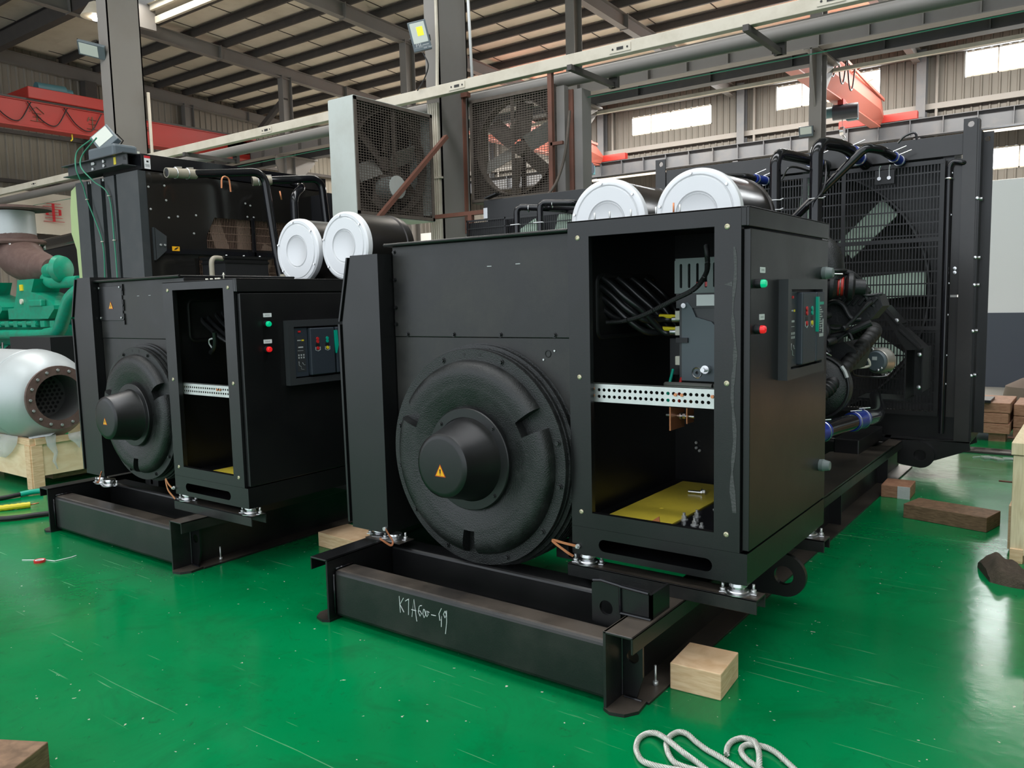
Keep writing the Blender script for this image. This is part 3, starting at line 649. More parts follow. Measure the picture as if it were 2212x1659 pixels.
# floor plate inside cabinet, insulating board, loose bolts
b = MB(); b.plate([(-1.932, 3.3), (-1.6, 3.3), (-1.6, 4.24), (-1.932, 4.24)], .593, .603, 'Z', [circ(-1.767, 3.619, .012)])
yp = tag(b.build('insulating_board', YEL), 'glossy yellow insulating board lying on the floor of the near cabinet', 'board')
b = MB(); b.plate([(-4.72, 2.95), (-4.28, 2.95), (-4.28, 3.9), (-4.72, 3.9)], .579, .588, 'Z'); tag(b.build('insulating_board', YEL), 'yellow insulating board on the floor of the left cabinet', 'board')
t = thing('loose_bolt', 'long silver bolt lying loose on the yellow board', 'bolt', (-1.73, 3.99, .603))
b = MB(); b.cyl((-1.785, 3.985, .612), (-1.715, 3.995, .612), .008, 14); b.build('shank', SILV, t)
b = MB(); b.cyl((-1.715, 3.995, .614), (-1.708, 3.996, .614), .018, 20); b.cyl((-1.708, 3.996, .614), (-1.694, 3.998, .614), .015, 6); b.build('head', SILV, t)
b = MB(); b.box(-1.6, -1.3, 3.26, 4.2, .592, .597); b.build('gland_plate', BLKG, cab1)
for i, (x, y) in enumerate(((-1.59, 3.5), (-1.51, 3.44), (-1.53, 3.75), (-1.56, 3.58), (-1.45, 3.38), (-1.42, 3.62))):
    b = MB(); b.lathe([(0, 0), (.019, 0), (.019, .004), (.012, .006)], (x, y, .597), 'Z', 14); b.cyl((x, y, .603), (x, y, .618), .012, 6); b.cyl((x, y, .618), (x, y, .632), .007, 10); b.build('bolt', ZINC, cab1)
b = MB(); b.plate([(-1.70, .603), (-1.635, .603), (-1.64, .645)], 3.335, 3.34, 'Y'); cw = tag(b.build('warning_plate', COP), 'small red triangular copper plate at the front edge of the yellow board', 'plate')
# studs on cabinet roof
for i, x in enumerate((-1.96, -1.88, -1.77, -1.645, -1.56, -1.53)):
    b = MB(); b.cyl((x, 3.33, 2.01), (x, 3.33, 2.055 if i != 4 else 2.065), .0042, 8); b.cyl((x, 3.33, 2.01), (x, 3.33, 2.017), .01, 6); b.build('roof_stud', ZINC if i != 4 else COP, cab1)
b = MB(); 
for x in (-4.6, -4.55, -4.5, -4.47): b.cyl((x, 3.0, 1.825), (x, 3.0, 1.84), .009, 8)
b.cyl((-4.42, 3.0, 1.825), (-4.42, 3.0, 1.87), .004, 8); b.box(-4.43, -4.41, 2.997, 3.003, 1.855, 1.861); b.build('roof_stud', IVORY, cab2)

# ---- circuit breaker escutcheon + breaker (bolted through the door)
def breaker(x1, y0, z0, w, h, label, sideview):
    t = thing('circuit_breaker', label, 'circuit breaker', (x1+.02, y0+w/2, z0))
    X = x1
    b = MB(); b.plate(rect(y0, y0+w, z0, z0+h), X, X+.042, 'X', [rect(y0+.085*w, y0+.93*w, z0+.1*h, z0+.9*h)]); b.build('escutcheon_frame', BRK, t)
    U = lambda u: y0+u*w
    V = lambda v: z0+h*(1-v)
    def bx(u0, u1, v0, v1, d0, d1, bev=0): b = MB(); b.box(X+d0, X+d1, U(u0), U(u1), V(v1), V(v0), bev); return b
    bx(.085, .93, .1, .9, .001, .006).build('back_panel', INNER, t)
    tu = bx(.095, .29, .12, .88, .006, .03, .003).build('trip_unit', BRKB, t)
    bx(.13, .25, .25, .8, .03, .0312).build('trip_panel', BRK, tu)
    b = MB()
    for i in range(3):
        for j in range(2): b.box(X+.0312, X+.0318, U(.145+i*.035), U(.162+i*.035), V(.555+j*.04), V(.53+j*.04))
    b.box(X+.0312, X+.0318, U(.14), U(.19), V(.32), V(.305)); b.box(X+.0312, X+.0318, U(.15), U(.22), V(.43), V(.41)); b.box(X+.0312, X+.0318, U(.14), U(.22), V(.475), V(.47))
    b.tube([(X+.0316, U(u), V(v)) for u, v in ((.15, .64), (.15, .7), (.18, .72), (.18, .76), (.22, .77))], .0012, 4); b.tube([(X+.0316, U(u), V(v)) for u, v in ((.2, .66), (.22, .7), (.24, .7))], .0012, 4)
    b.build('trip_markings', WTXT, tu)
    bx(.2, .235, .303, .325, .0312, .032).build('yellow_mark', YELT, tu)
    bx(.155, .19, .165, .19, .03, .034).build('red_led', REDP, tu)
    f = bx(.3, .66, .13, .87, .006, .055, .006).build('operating_face', BRKB, t)
    g = bx(.69, .915, .13, .87, .006, .055, .006).build('rating_face', BRKB, t)
    bx(.66, .69, .14, .86, .006, .03).build('handle_slot', INNER, t)
    for u, v, m in ((.40, .3, REDP), (.40, .345, REDP), (.545, .3, TEAL), (.545, .345, TEAL), (.40, .45, REDP), (.545, .45, YELT)):
        b = MB(); b.cyl((X+.055, U(u), V(v)), (X+.06, U(u), V(v)), .0105, 16); b.build('push_button', m, f)
    for u in (.40, .545):
        bx(u-.03, u+.03, .38, .42, .055, .0558).build('button_window', INK, f)
        b = MB(); b.plate([(U(u-.035), V(.43)), (U(u-.035), V(.48)), (U(u+.005), V(.5)), (U(u+.04), V(.48)), (U(u+.04), V(.43)), (U(u+.03), V(.43)), (U(u+.03), V(.475)), (U(u), V(.49)), (U(u-.028), V(.475)), (U(u-.028), V(.43))], X+.055, X+.0565, 'X'); b.build('button_surround', WTXT, f)
    b = MB(); b.plate([(U(.655), V(.18)), (U(.695), V(.18)), (U(.705), V(.42)), (U(.675), V(.55)), (U(.665), V(.45))], X+.05, X+.066, 'X'); b.build('charging_handle', TEAL, t)
    bx(.76, .88, .235, .265, .055, .056).build('teal_badge', TEAL, g)
    b = MB()
    for k in range(11): b.box(X+.055, X+.0556, U(.77), U(.80+.08*((k*37) % 5)/5), V(.30+k*.025), V(.288+k*.025))
    b.box(X+.055, X+.0558, U(.76), U(.88), V(.61), V(.575)); b.box(X+.055, X+.0558, U(.85), U(.88), V(.57), V(.42)); b.build('rating_print', WTXT, g)
    return t
br1 = breaker(-1.172, 3.565, 1.275, .565, .445, 'grey circuit breaker set in the side door of the near cabinet, wired inside', True)
br2 = breaker(-4.13, 3.205, 1.16, .545, .405, 'grey circuit breaker set in the side door of the left cabinet', False)
# rear of breaker 1 inside the cabinet
Yb = 3.62
b = MB(); b.plate([(-1.656, 1.251), (-1.3, 1.251), (-1.3, 1.47), (-1.492, 1.52), (-1.505, 1.534), (-1.583, 1.557), (-1.605, 1.605), (-1.625, 1.628), (-1.655, 1.62)], Yb, Yb+.012, 'Y', [circ(-1.577, 1.291, .008)]); b.build('side_plate', GREY, br1)
b = MB(); b.box(-1.672, -1.21, Yb+.012, Yb+.44, 1.26, 1.60); b.build('breaker_body', BRK, br1)
b = MB(); b.box(-1.755, -1.67, Yb+.08, Yb+.4, 1.27, 1.45); b.build('terminal_shroud', INNER, br1)
b = MB(); b.cyl((-1.642, Yb, 1.612), (-1.642, Yb-.012, 1.612), .012, 12); b.cyl((-1.525, Yb, 1.31), (-1.525, Yb-.03, 1.31), .02, 14); b.cyl((-1.525, Yb-.03, 1.31), (-1.525, Yb-.06, 1.31), .011, 12); b.lathe([(.02, 0), (.024, -.003), (.028, 0)], (-1.577, Yb, 1.291), 'Y', 20); b.build('bolt', SILV, br1)
b = MB(); b.box(-1.68, -1.62, Yb-.012, Yb, 1.435, 1.458); b.build('side_clip', INNER, br1)
b = MB(); sl = [slot(-1.661+.042*k, -1.648+.042*k, 1.735-.04, 1.81) for k in range(5)]
b.plate([(-1.687, 1.67), (-1.45, 1.67), (-1.45, 1.835), (-1.668, 1.835), (-1.687, 1.825)], Yb-.01, Yb, 'Y', sl); b.box(-1.687, -1.3, Yb, Yb+.3, 1.83, 1.836); b.build('arc_chute_cover', GREYL, br1)
b = MB(); b.box(-1.685, -1.3, Yb+.003, Yb+.25, 1.6, 1.67); b.box(-1.68, -1.3, Yb+.02, Yb+.25, 1.67, 1.828); b.build('arc_chute', BRK, br1)
for k in (2, 3): b = MB(); b.box(-1.661+.042*k, -1.648+.042*k, Yb-.006, Yb+.02, 1.7, 1.722); b.build('red_marker', REDP, br1)
b = MB(); b.box(-1.575, -1.45, Yb-.011, Yb-.009, 1.61, 1.662); b.build('rating_label', WHT, br1)
for zc in (1.49, 1.345, 1.565):
    b = MB(); b.box(-1.70, -1.66, Yb+.02, Yb+.06, zc-.022, zc+.022, .003); b.build('terminal_block', IVORY, br1)
# cables of cabinet 1
CG = 'power cables inside the near cabinet'
random.seed(5)
for i in range(14):
    r_ = i % 4; c_ = i//4; y = 3.49+.15*c_+.02*r_; z = 1.735-.058*r_; row = 1.545 if i % 2 else 1.485; ye = 3.66+.024*i
    p = curve([(-2.25, y-.02, z+.12), (-2.08, y, z+.06), (-1.99, y+.01, z), (-1.91, y+.03, max(row+.01, z-.075)), (-1.84, (y+ye)/2, max(row, z-.145)), (-1.77, ye, row), (-1.70, ye, row)], 7)
    c = MB(); c.tube(p, .0165, 12)
    lab = 'black power cable entering the near cabinet through the edged side opening'
    co = tag(c.build('power_cable', CABLE), lab, 'cable', CG)
    if i in (0, 1):
        b = MB(); b.tube([(-1.80, ye-.004, row+.016), (-1.74, ye-.004, row+.014), (-1.70, ye-.004, row+.012)], .011, 8); b.build('yellow_sleeve', YELT, co)
        b = MB(); b.cyl((-1.73, ye, row), (-1.69, ye, row), .018, 12); b.build('cable_lug', SILV, co)
fc = [(-2.0, 3.5, 1.537), (-1.9, 3.5, 1.545), (-1.78, 3.48, 1.575), (-1.62, 3.45, 1.64), (-1.5, 3.42, 1.69), (-1.445, 3.42, 1.76), (-1.45, 3.44, 1.83), (-1.48, 3.5, 1.88)]
b = MB(); P_ = curve(fc, 40); N_ = len(P_); b.tube(P_, .0115, 8, rf=lambda t: .0125 if int(t*(N_-1)) % 2 else .0102)
tag(b.build('corrugated_conduit', RUB), 'thin black corrugated conduit curving across the near cabinet', 'conduit')
b = MB(); b.tube(curve([(-1.45, 3.5, 1.242), (-1.6, 3.5, 1.243), (-1.685, 3.52, 1.24), (-1.69, 3.56, 1.236), (-1.6, 3.58, 1.232), (-1.45, 3.58, 1.232)], 8), .013, 10); tag(b.build('rubber_loop', mat('grey rubber tube', (.09, .09, .08), .6)), 'grey rubber loop lying under the breaker on the perforated rail', 'cable')
for i, (x, m, nm) in enumerate(((-1.72, TEAL, 'green wire dropping behind the perforated rail'), (-1.665, REDP, 'red wire dropping behind the perforated rail'))):
    b = MB(); b.tube([(x, 3.66, 1.30), (x, 3.6, 1.2), (x-.005, 3.62, 1.12)], .007, 8); tag(b.build('control_wire', m), nm, 'wire')
t = thing('busbar', 'copper busbar with a threaded bolt hanging below the perforated rail', 'busbar', (-1.71, 3.7, 1.02))
b = MB(); b.box(-1.722, -1.714, 3.62, 3.78, 1.0, 1.16); b.box(-1.66, -1.654, 3.68, 3.76, 1.03, 1.16); b.build('copper_bar', COP, t)
b = MB(); b.cyl((-1.775, 3.7, 1.065), (-1.625, 3.7, 1.065), .008, 12); b.cyl((-1.745, 3.7, 1.065), (-1.735, 3.7, 1.065), .018, 14); b.cyl((-1.735, 3.7, 1.065), (-1.724, 3.7, 1.065), .014, 6); b.cyl((-1.70, 3.7, 1.065), (-1.69, 3.7, 1.065), .018, 14); b.cyl((-1.685, 3.7, 1.065), (-1.67, 3.7, 1.065), .014, 6); b.build('threaded_bolt', SILV, t)
b = MB()
for x, z in ((-1.88, .82), (-1.88, .79), (-1.86, .775)): b.cyl((x, 4.318, z), (x, 4.30, z), .008, 8)
b.build('rear_bolts', ZINC, cab1)
# cables of cabinet 2
for i, (a, dz) in enumerate(((0, 0), (.05, .02), (.11, .05), (.16, .08), (.21, .06))):
    p = curve([(-5.25, 3.15+a, 1.74+dz*.5), (-5.0, 3.15+a, 1.64+dz*.6), (-4.9, 3.17+a, 1.54+dz*.5), (-4.78, 3.22+a, 1.44), (-4.66, 3.28, 1.38+dz*.3), (-4.5, 3.32, 1.34)], 7)
    b = MB(); b.tube(p, .017, 10); tag(b.build('power_cable', CABLE), 'black power cable inside the left cabinet held by a white tie', 'cable', 'power cables inside the left cabinet')
b = MB(); b.tube(curve([(-4.74, 3.05, 1.47), (-4.66, 3.07, 1.5), (-4.69, 3.09, 1.42), (-4.74, 3.1, 1.37), (-4.82, 3.14, 1.36), (-4.86, 3.18, 1.38)][1:], 6), .015, 10); tag(b.build('power_cable', CABLE), 'black cable bending upward in the left cabinet opening', 'cable')
b = MB(); b.tube(curve([(-4.72, 3.12, 1.455), (-4.76, 3.1, 1.45), (-4.8, 3.12, 1.42), (-4.79, 3.14, 1.38)], 6), .005, 6); b.cyl((-4.72, 3.115, 1.45), (-4.715, 3.11, 1.462), .009, 8); tag(b.build('cable_tie', WHT), 'white cable tie around the cables in the left cabinet', 'cable tie')
PANEL = mat('dusty black panel', (.012, .0115, .0115), .4, dirt=(.06, .054, .05), dscale=2.6, damt=.55, rvar=.1, bump=.04, bscale=200)
# ================================================================ alternators
def alternator(cx, cz, y, k, cone_r, cone_y, label, bolts=True):
    t = thing('alternator', label, 'alternator', (cx, y+.6, cz-.56*k))
    # end shield with three pockets
    prof = [(.0, -.03), (.2, -.03), (.255, -.03), (.27, -.035), (.30, -.043), (.35, -.052), (.37, -.056), (.371, -.056), (.40, -.06), (.43, -.062), (.455, -.06), (.475, -.052), (.49, -.036), (.497, -.015), (.5, 0), (.555, 0), (.557, .004), (.557, .022), (.545, .026), (.545, .034), (.557, .038), (.557, .055)]
    nt = [(R(-90), R(5.2)), (R(28), R(6)), (R(152), R(6))]
    angs = []
    for i in range(120): angs.append(2*PI*i/120)
    for a, wd in nt:
        for s in (-1, 1):
            for e in (-.0015, .0015): angs.append((a+s*wd+e) % (2*PI))
    angs = sorted(set(angs)); b = MB(); n = len(angs); rings = []
    for r_, h in prof:
        ring = []
        for a in angs:
            hh = h
            if .3705 <= r_ <= .4995 and any(abs((a-c+PI) % (2*PI)-PI) < wd for c, wd in nt): hh = 0.0
            ring.append(b.bm.verts.new((cx+math.cos(a)*r_*k, y+hh*k, cz+math.sin(a)*r_*k)) if r_ > 0 else None)
        if r_ == 0: c0 = b.bm.verts.new((cx, y+h*k, cz)); ring = None
        rings.append(ring)
    for i in range(n): b._f((c0, rings[1][i], rings[1][(i+1) % n]))
    for A, B in zip(rings[1:], rings[2:]):
        for i in range(n):
            f = b._f((A[i], A[(i+1) % n], B[(i+1) % n], B[i]))
            if f: f.smooth = True
    sh = b.build('end_shield', CAST, t)
    m = sh.modifiers.new('edges', 'EDGE_SPLIT'); m.split_angle = R(38)
    b = MB(); b.lathe([(0, .3), (.5*k, .3), (.55*k, .26), (.56*k, .08), (.575*k, .075), (.575*k, .06), (.54*k, .055)], (cx, y, cz), 'Y', 72)
    for j in range(5): b.lathe([(.56*k, .09*k+j*.03), (.585*k, .095*k+j*.03), (.585*k, .105*k+j*.03), (.56*k, .11*k+j*.03)], (cx, y, cz), 'Y', 72)
    b.lathe([(.56*k, .25), (.56*k, 1.0), (0, 1.0)], (cx, y, cz), 'Y', 60); b.build('stator_housing', CAST, t)
    cf = cone_y-y
    b = MB(); b.lathe([(.262*k, -.02), (.262*k, -.052), (.258*k, -.056), (.215*k, -.056)], (cx, y, cz), 'Y', 64); b.build('cover_flange', BLK, t)
    b = MB(); b.lathe([(.218*k, -.05), (.209*k, -.062), (cone_r+.012, cf+.03), (cone_r+.006, cf+.009), (cone_r-.006, cf), (cone_r-.02, cf-.002), (0, cf-.002)], (cx, y, cz), 'Y', 72); b.build('shaft_cover', BLK, t)
    b1, b2, b3 = MB(), MB(), MB(); warn_tri(b1, b2, b3, cx-.003, cz-.048*k-.004, cone_y-.002, .062 if k > .9 else .048)
    st = b2.build('warning_sticker', WARN, t); b1.build('sticker_border', WARNR, st); b3.build('sticker_symbol', INK, st)
    if bolts:
        for a in (111, 69, 28-15, -10, -38, -68, -112, -142, -170, 166):
            bolt((cx+.528*k*math.cos(R(a)), y, cz+.528*k*math.sin(R(a))), (0, -1, 0), .011*k, .012, CAST, t)
        for a in (95, 84):
            b = MB(); b.cyl((cx+.53*k*math.cos(R(a)), y-.001, cz+.53*k*math.sin(R(a))), (cx+.53*k*math.cos(R(a)), y+.002, cz+.53*k*math.sin(R(a))), .009, 12); b.build('bolt_hole', INK, t)
        for a in (135, 45, -45, -135, ): bolt((cx+.238*k*math.cos(R(a)), y-.056*k, cz+.238*k*math.sin(R(a))), (0, -1, 0), .008, .009, CAST, t)
    b = MB()
    for s in (-1, 1): b = MB(); b.box(cx+s*.42*k-.09, cx+s*.42*k+.09, y+.25, y+.9, .33, .40); b.box(cx+s*.42*k-.015, cx+s*.42*k+.015, y+.25, y+.9, .34, cz-.2); b.build('mounting_foot', BLK, t)
    return t
alternator(-2.585, .862, 3.15, 1.0, .152, 2.895, 'large round black alternator end of the nearer generator, cone cover with orange warning triangle')
alternator(-5.43, .93, 2.95, .835, .138, 2.71, 'round black alternator end of the left generator behind its cone cover')
# terminal housings (panels over the alternators)
def housing(x0, x1, y, zs, zt, zb, label, cx, cz, r, y1):
    t = thing('terminal_housing', label, 'sheet metal housing', ((x0+x1)/2, (y+y1)/2, zb))
    b = MB(); b.box(x0, x1, y, y1, zs, zt-.02, .004); b.build('upper_panel', PANEL, t)
    b = MB(); arc = [(cx+r*math.cos(a), cz+r*math.sin(a)) for a in [PI*i/24 for i in range(25)]]
    zb2 = cz
    b.plate([(x1, zb2), (x1, zs-.002), (x0, zs-.002), (x0, zb2)]+[(max(x0+.002, p[0]), p[1]) for p in arc[::-1]], y+.004, y+.03, 'Y'); b.build('lower_panel', PANEL, t)
    b = MB(); b.box(x0-.03, x1, y-.03, y1, zt-.02, zt-.005, .005); b.tube([(x0-.03, y-.03, zt-.012), (x1, y-.03, zt-.012)], .009, 8); b.build('lid', BLK, t)
    return t
h1 = housing(-3.20, -2.035, 3.24, 1.471, 1.985, .9, 'dusty black terminal housing above the large alternator, left of the open cabinet', -2.585, .862, .53, 4.3)
for x in (-3.104, -2.773, -2.464, -2.138): bolt((x, 3.24, 1.485), (0, -1, 0), .009, .011, BLK, h1)
for z in (1.935, 1.784, 1.631, 1.54): bolt((-3.185, 3.24, z), (0, -1, 0), .008, .01, BLK, h1)
for x, z in ((-2.523, 1.83), (-2.345, 1.834)): b = MB(); b.box(x-.014, x+.014, 3.2385, 3.24, z-.002, z+.002); b.build('panel_slot', WTXT, h1)
for x, z, r in ((-2.18, 1.395, .016),): b = MB(); b.torus((x, 3.243, z), r, .003, 'Y', 20, 6); b.build('cable_hole', INK, h1)
for x, z in ((-2.14, 1.41), (-2.205, 1.366)): b = MB(); b.cyl((x, 3.244, z), (x, 3.239, z), .005, 8); b.build('screw', ZINC, h1)
h2 = housing(-6.04, -4.925, 3.04, 1.45, 1.88, .95, 'black terminal housing with small cover plate and orange warning triangle', -5.43, .93, .44, 3.95)
cv = MB().box(-6.035, -5.71, 3.032, 3.04, 1.58, 1.83, .002).build('cover_plate', BLK, h2)
for x in (-6.02, -5.73):
    for z in (1.6, 1.82): b = MB(); b.cyl((x, 3.032, z), (x, 3.026, z), .007, 8); b.build('screw', ZINC, cv)
for z in (1.8, 1.69, 1.59): b = MB(); b.box(-5.70, -5.692, 3.03, 3.04, z-.04, z+.04); b.cyl((-5.7, 3.034, z), (-5.7, 3.026, z), .008, 8); b.build('hinge', BLK, h2)
b1, b2, b3 = MB(), MB(), MB(); warn_tri(b1, b2, b3, -5.87, 1.665, 3.031, .055); s_ = b2.build('warning_sticker', WARN, cv); b1.build('sticker_border', WARNR, cv); b3.build('sticker_symbol', INK, cv)
for x in (-5.5, -5.35): b = MB(); b.box(x-.014, x+.014, 3.0385, 3.04, 1.75, 1.753); b.build('panel_slot', WTXT, h2)

# narrow side boxes
def sidebox(pts, y0, y1, off, label, zk, zt, zb):
    t = thing('side_box', label, 'electrical cabinet', (sum(p[0] for p in pts)/len(pts), (y0+y1)/2, zb))
    b = MB(); b.plate(pts, y0, y1, 'Y'); b.build('body', BLK, t)
    xt, xk, xb = pts[2][0], pts[3][0], pts[4][0]
    b = MB(); b.plate([(xt-off, zt-.01), (xt-off+.012, zt-.01), (xk-off+.012, zk+.01), (xk-off, zk+.01)], y0-.01, y1, 'Y'); b.build('upper_door', BLK, t)
    b = MB(); b.plate([(xk-off-.003, zk-.005), (xk-off+.012, zk-.005), (xb-off+.012, zb+.03), (xb-off-.003, zb+.03)], y0-.01, y1, 'Y'); b.build('lower_door', BLK, t)
    b = MB(); b.plate([(xt+.001, zt-.02), (xt-off+.012, zt-.02), (xk-off+.012, zk), (xb-off+.012, zb+.04), (xb+.001, zb+.04), (xk+.001, zk)], y0+.02, y1-.02, 'Y'); b.build('seal', INNER, t)
    return t
sidebox([(-3.205, .37), (-3.205, 1.925), (-3.42, 1.925), (-3.505, 1.556), (-3.492, .37)], 3.13, 4.3, .024, 'tall narrow black side box left of the large alternator', 1.55, 1.925, .37)
sidebox([(-6.045, .41), (-6.045, 1.9), (-6.24, 1.9), (-6.325, 1.6), (-6.315, .41)], 2.98, 4.0, .024, 'tall narrow black side box left of the left alternator, nearest the crate', 1.6, 1.9, .41)
b = MB(); b.box(-3.36, -3.09, 3.1, 3.22, .333, .337); tag(b.build('mount_plate', BLKD), 'thin black plate under the near side box mounts', 'plate')
# copper straps
def strap(pts, label, w=.012):
    b = MB()
    p = curve(pts, 6)
    for a, c in zip(p, p[1:]): b.bar(a, c+(c-a)*.15, .003, w)
    return tag(b.build('copper_strap', COP), label, 'grounding strap', 'copper grounding straps')
strap([(-2.02, 3.19, .43), (-2.05, 3.17, .455), (-2.12, 3.16, .5), (-2.06, 3.18, .49), (-1.995, 3.192, .482)], 'copper strap folded at the lower left of the near breaker cabinet')
strap([(-3.215, 3.12, .40), (-3.17, 3.1, .38), (-3.13, 3.09, .35), (-3.15, 3.09, .325), (-3.24, 3.1, .345)], 'copper strap looping under the near side box')
strap([(-4.94, 2.875, .47), (-4.98, 2.87, .50), (-5.01, 2.87, .53), (-4.99, 2.87, .46), (-4.93, 2.88, .405)], 'copper strap folded at the lower left of the left breaker cabinet')
strap([(-6.06, 2.97, .45), (-6.05, 2.95, .42), (-6.08, 2.95, .37), (-6.15, 2.97, .36)], 'copper strap under the left narrow side box')
for c, x, y, z in ((cab1, -1.995, 3.2, .482), (cab2, -4.93, 2.885, .478)):
    b = MB(); b.cyl((x, y, z), (x, y-.012, z), .012, 6); b.cyl((x, y-.012, z), (x, y-.022, z), .007, 8); b.build('ground_bolt', ZINC, c)
b = MB(); b.cyl((-3.22, 3.13, .40), (-3.22, 3.112, .40), .011, 8); tag(b.build('ground_bolt', ZINC), 'silver bolt holding the copper strap on the near side box', 'bolt')

# ================================================================ air cleaners
def aircleaner(cx, y, cz, r, L, label):
    t = thing('air_cleaner', label, 'air filter', (cx, y+L/2, cz-r), 'silver fronted air cleaners')
    b = MB(); b.lathe([(0, .006), (r*.42, .006), (r*.45, .002), (r*.47, .010), (r*.5, .0), (r*.81, 0), (r*.83, .006), (r*.86, .001), (r*.94, .002), (r*.99, .012), (r, .03), (r, .05), (r*.985, .055)], (cx, y, cz), 'Y', 72); b.build('lid', LID, t)
    b = MB(); b.lathe([(r*.985, .05), (r*.97, .06), (r*.965, L-.08), (r*1.0, L-.075), (r*1.0, L-.045), (r*.965, L-.04), (r*.96, L), (0, L+.01)], (cx, y, cz), 'Y', 72); b.build('canister', SIL, t)
    for a in (98, 40, -28, -75, -140, 165): 
        b = MB(); p = Vector((cx+r*.9*math.cos(R(a)), y+.001, cz+r*.9*math.sin(R(a)))); b.cyl(p, p+Vector((0, -.008, 0)), .008, 8); b.build('lid_clip', SILV, t)
    b = MB(); b.box(cx-r*.5, cx+r*.5, y+.1, y+.16, cz-r-.12, cz-r*.8); b.build('saddle', BLK, t)
    return t
aircleaner(-2.52, 4.42, 2.125, .262, .62, 'silver air cleaner left of the pair above the near breaker cabinet')
aircleaner(-1.93, 4.42, 2.125, .262, .62, 'silver air cleaner right of the pair above the near breaker cabinet')
aircleaner(-5.075, 4.1, 2.075, .25, .5, 'leftmost silver air cleaner, above the left breaker cabinet')
aircleaner(-4.54, 4.1, 2.085, .25, .5, 'silver air cleaner beside the tall narrow side box of the nearer generator')

TANK = mat('glossy black radiator paint', (.024, .023, .023), .22, dirt=(.05, .047, .043), dscale=1.2, damt=.4)
# ================================================================ radiator of the nearer generator
t = R1 = thing('radiator', 'tall black radiator with slotted fan guard at the right rear', 'radiator', (-2.4, 8.1, .36))
b = MB(); b.plate([(-1.045, .36), (-.93, .36), (-.945, 3.078), (-1.045, 3.078)], 7.83, 7.845, 'Y', [circ(-.99, 3.03, .024)]); b.box(-.945, -.93, 7.845, 7.95, .36, 3.07); b.build('front_post', TANK, t)
b = MB(); b.box(-.93, -.915, 7.85, 8.35, .36, 2.98); b.plate(rect(-.93, -.84, .42, 2.98), 8.0, 8.012, 'Y', [circ(-.885, 2.92, .022)]); b.build('outer_post', BLK, t)
b = MB(); b.plate([(-3.87, .36), (-3.76, .36), (-3.76, 3.078), (-3.87, 3.078)], 7.83, 7.845, 'Y', [circ(-3.81, 3.03, .024)]); b.box(-3.87, -3.855, 7.845, 8.35, .36, 2.98); b.build('front_post', TANK, t)
b = MB(); b.box(-3.76, -1.045, 7.845, 8.3, 2.79, 2.965, .004); b.build('header_tank', TANK, t)
b = MB(); b.box(-3.78, -1.04, 7.9, 8.3, .36, .56); b.build('bottom_tank', BLK, t)
b = MB(); b.box(-1.115, -1.035, 7.86, 7.9, 1.62, 2.76); b.box(-1.115, -1.035, 7.862, 7.9, .56, 1.6); b.box(-1.2, -1.115, 7.9, 8.3, .56, 2.79); b.build('side_panel', TANK, t)
# guard: frame, bars, slots
def guard(t, x0, x1, z0, z1, y, posts, rails, vstep=.026, hstep=.105, m=BLK):
    b = MB()
    for x in posts: b.box(x-.018, x+.018, y, y+.03, z0, z1)
    for z in rails: b.box(x0, x1, y-.002, y+.028, z-.018, z+.018)
    b.build('guard_frame', m, t)
    b = MB(); x = x0
    while x < x1: b.box(x, x+.008, y+.004, y+.012, z0, z1); x += vstep
    z = z0
    while z < z1: b.box(x0, x1, y+.003, y+.013, z-.008, z+.004); z += hstep
    return b.build('guard_grille', m, t)
guard(t, -3.7, -1.18, .57, 2.77, 7.82, (-3.69, -3.0, -2.34, -1.99, -1.19), (.585, 1.335, 2.10, 2.75))
b = MB(); cx, cz = -2.45, 1.65
b.plate(rect(-3.75, -1.2, .57, 2.79), 8.16, 8.18, 'Y', [circ(cx, cz, 1.16, 64)]); b.lathe([(1.16, .18), (1.165, 0), (1.15, 0)], (cx, 7.98, cz), 'Y', 64); b.build('fan_shroud', mat('grey shroud', (.07, .07, .072), .45), t)
b = MB(); b.box(-3.75, -1.2, 8.3, 8.34, .57, 2.79); b.build('radiator_core', mat('radiator core fins', (.06, .058, .055), .6, bump=.6, bscale=200, stretch=(1, 1, 12)), t)
fan = MB(); fan.cyl((cx, 8.0, cz), (cx, 8.14, cz), .17, 24); fan = fan.build('fan_hub', INNER, t)
for k in range(9):
    a = R(4+40*k); d = Vector((math.cos(a), 0, math.sin(a))); u = Vector((-math.sin(a), 0, math.cos(a)))
    b = MB(); n = (u*.94+Vector((0, .34, 0))).normalized(); b.obox(Vector((cx, 8.07, cz))+d*.85, d, n, d.cross(n), .27, .115, .006, .002); b.obox(Vector((cx, 8.07, cz))+d*.38, d, n, d.cross(n), .24, .05, .008); b.build('fan_blade', BLADE, fan)
for z in (2.42, 1.93, 1.7, 1.31, .93): 
    b = MB(); b.cyl((-.915, 7.93, z), (-.90, 7.93, z), .016, 10); b.lathe([(0, -.012), (.012, -.008), (.016, 0)], (-.93+.0, 7.845, z), 'Y', 12); b.build('bolt', SILV, t)
for z in (2.65, 2.3, 1.72, 1.45, 1.1, .85): b = MB(); b.lathe([(0, -.008), (.008, -.006), (.011, 0)], (-1.125, 7.86, z), 'Y', 12); b.build('rivet', SILV, t)
for z in (1.845, 1.81): b = MB(); b.lathe([(0, -.01), (.014, -.008), (.018, 0)], (-1.08, 7.862, z), 'Y', 14); b.build('bolt', SILV, t)
b = MB(); b.tube(fillet([(-.985, 7.95, 2.72), (-1.04, 7.82, 2.72), (-1.115, 7.82, 2.74), (-1.14, 7.82, 2.70), (-1.14, 7.82, .42)], .05), .022, 12); b.build('overflow_pipe', BLKG, t)
b = MB(); b.torus((-1.14, 7.82, 2.60), .025, .008, 'Z', 18, 6); b.build('hose_clamp', SILV, t)
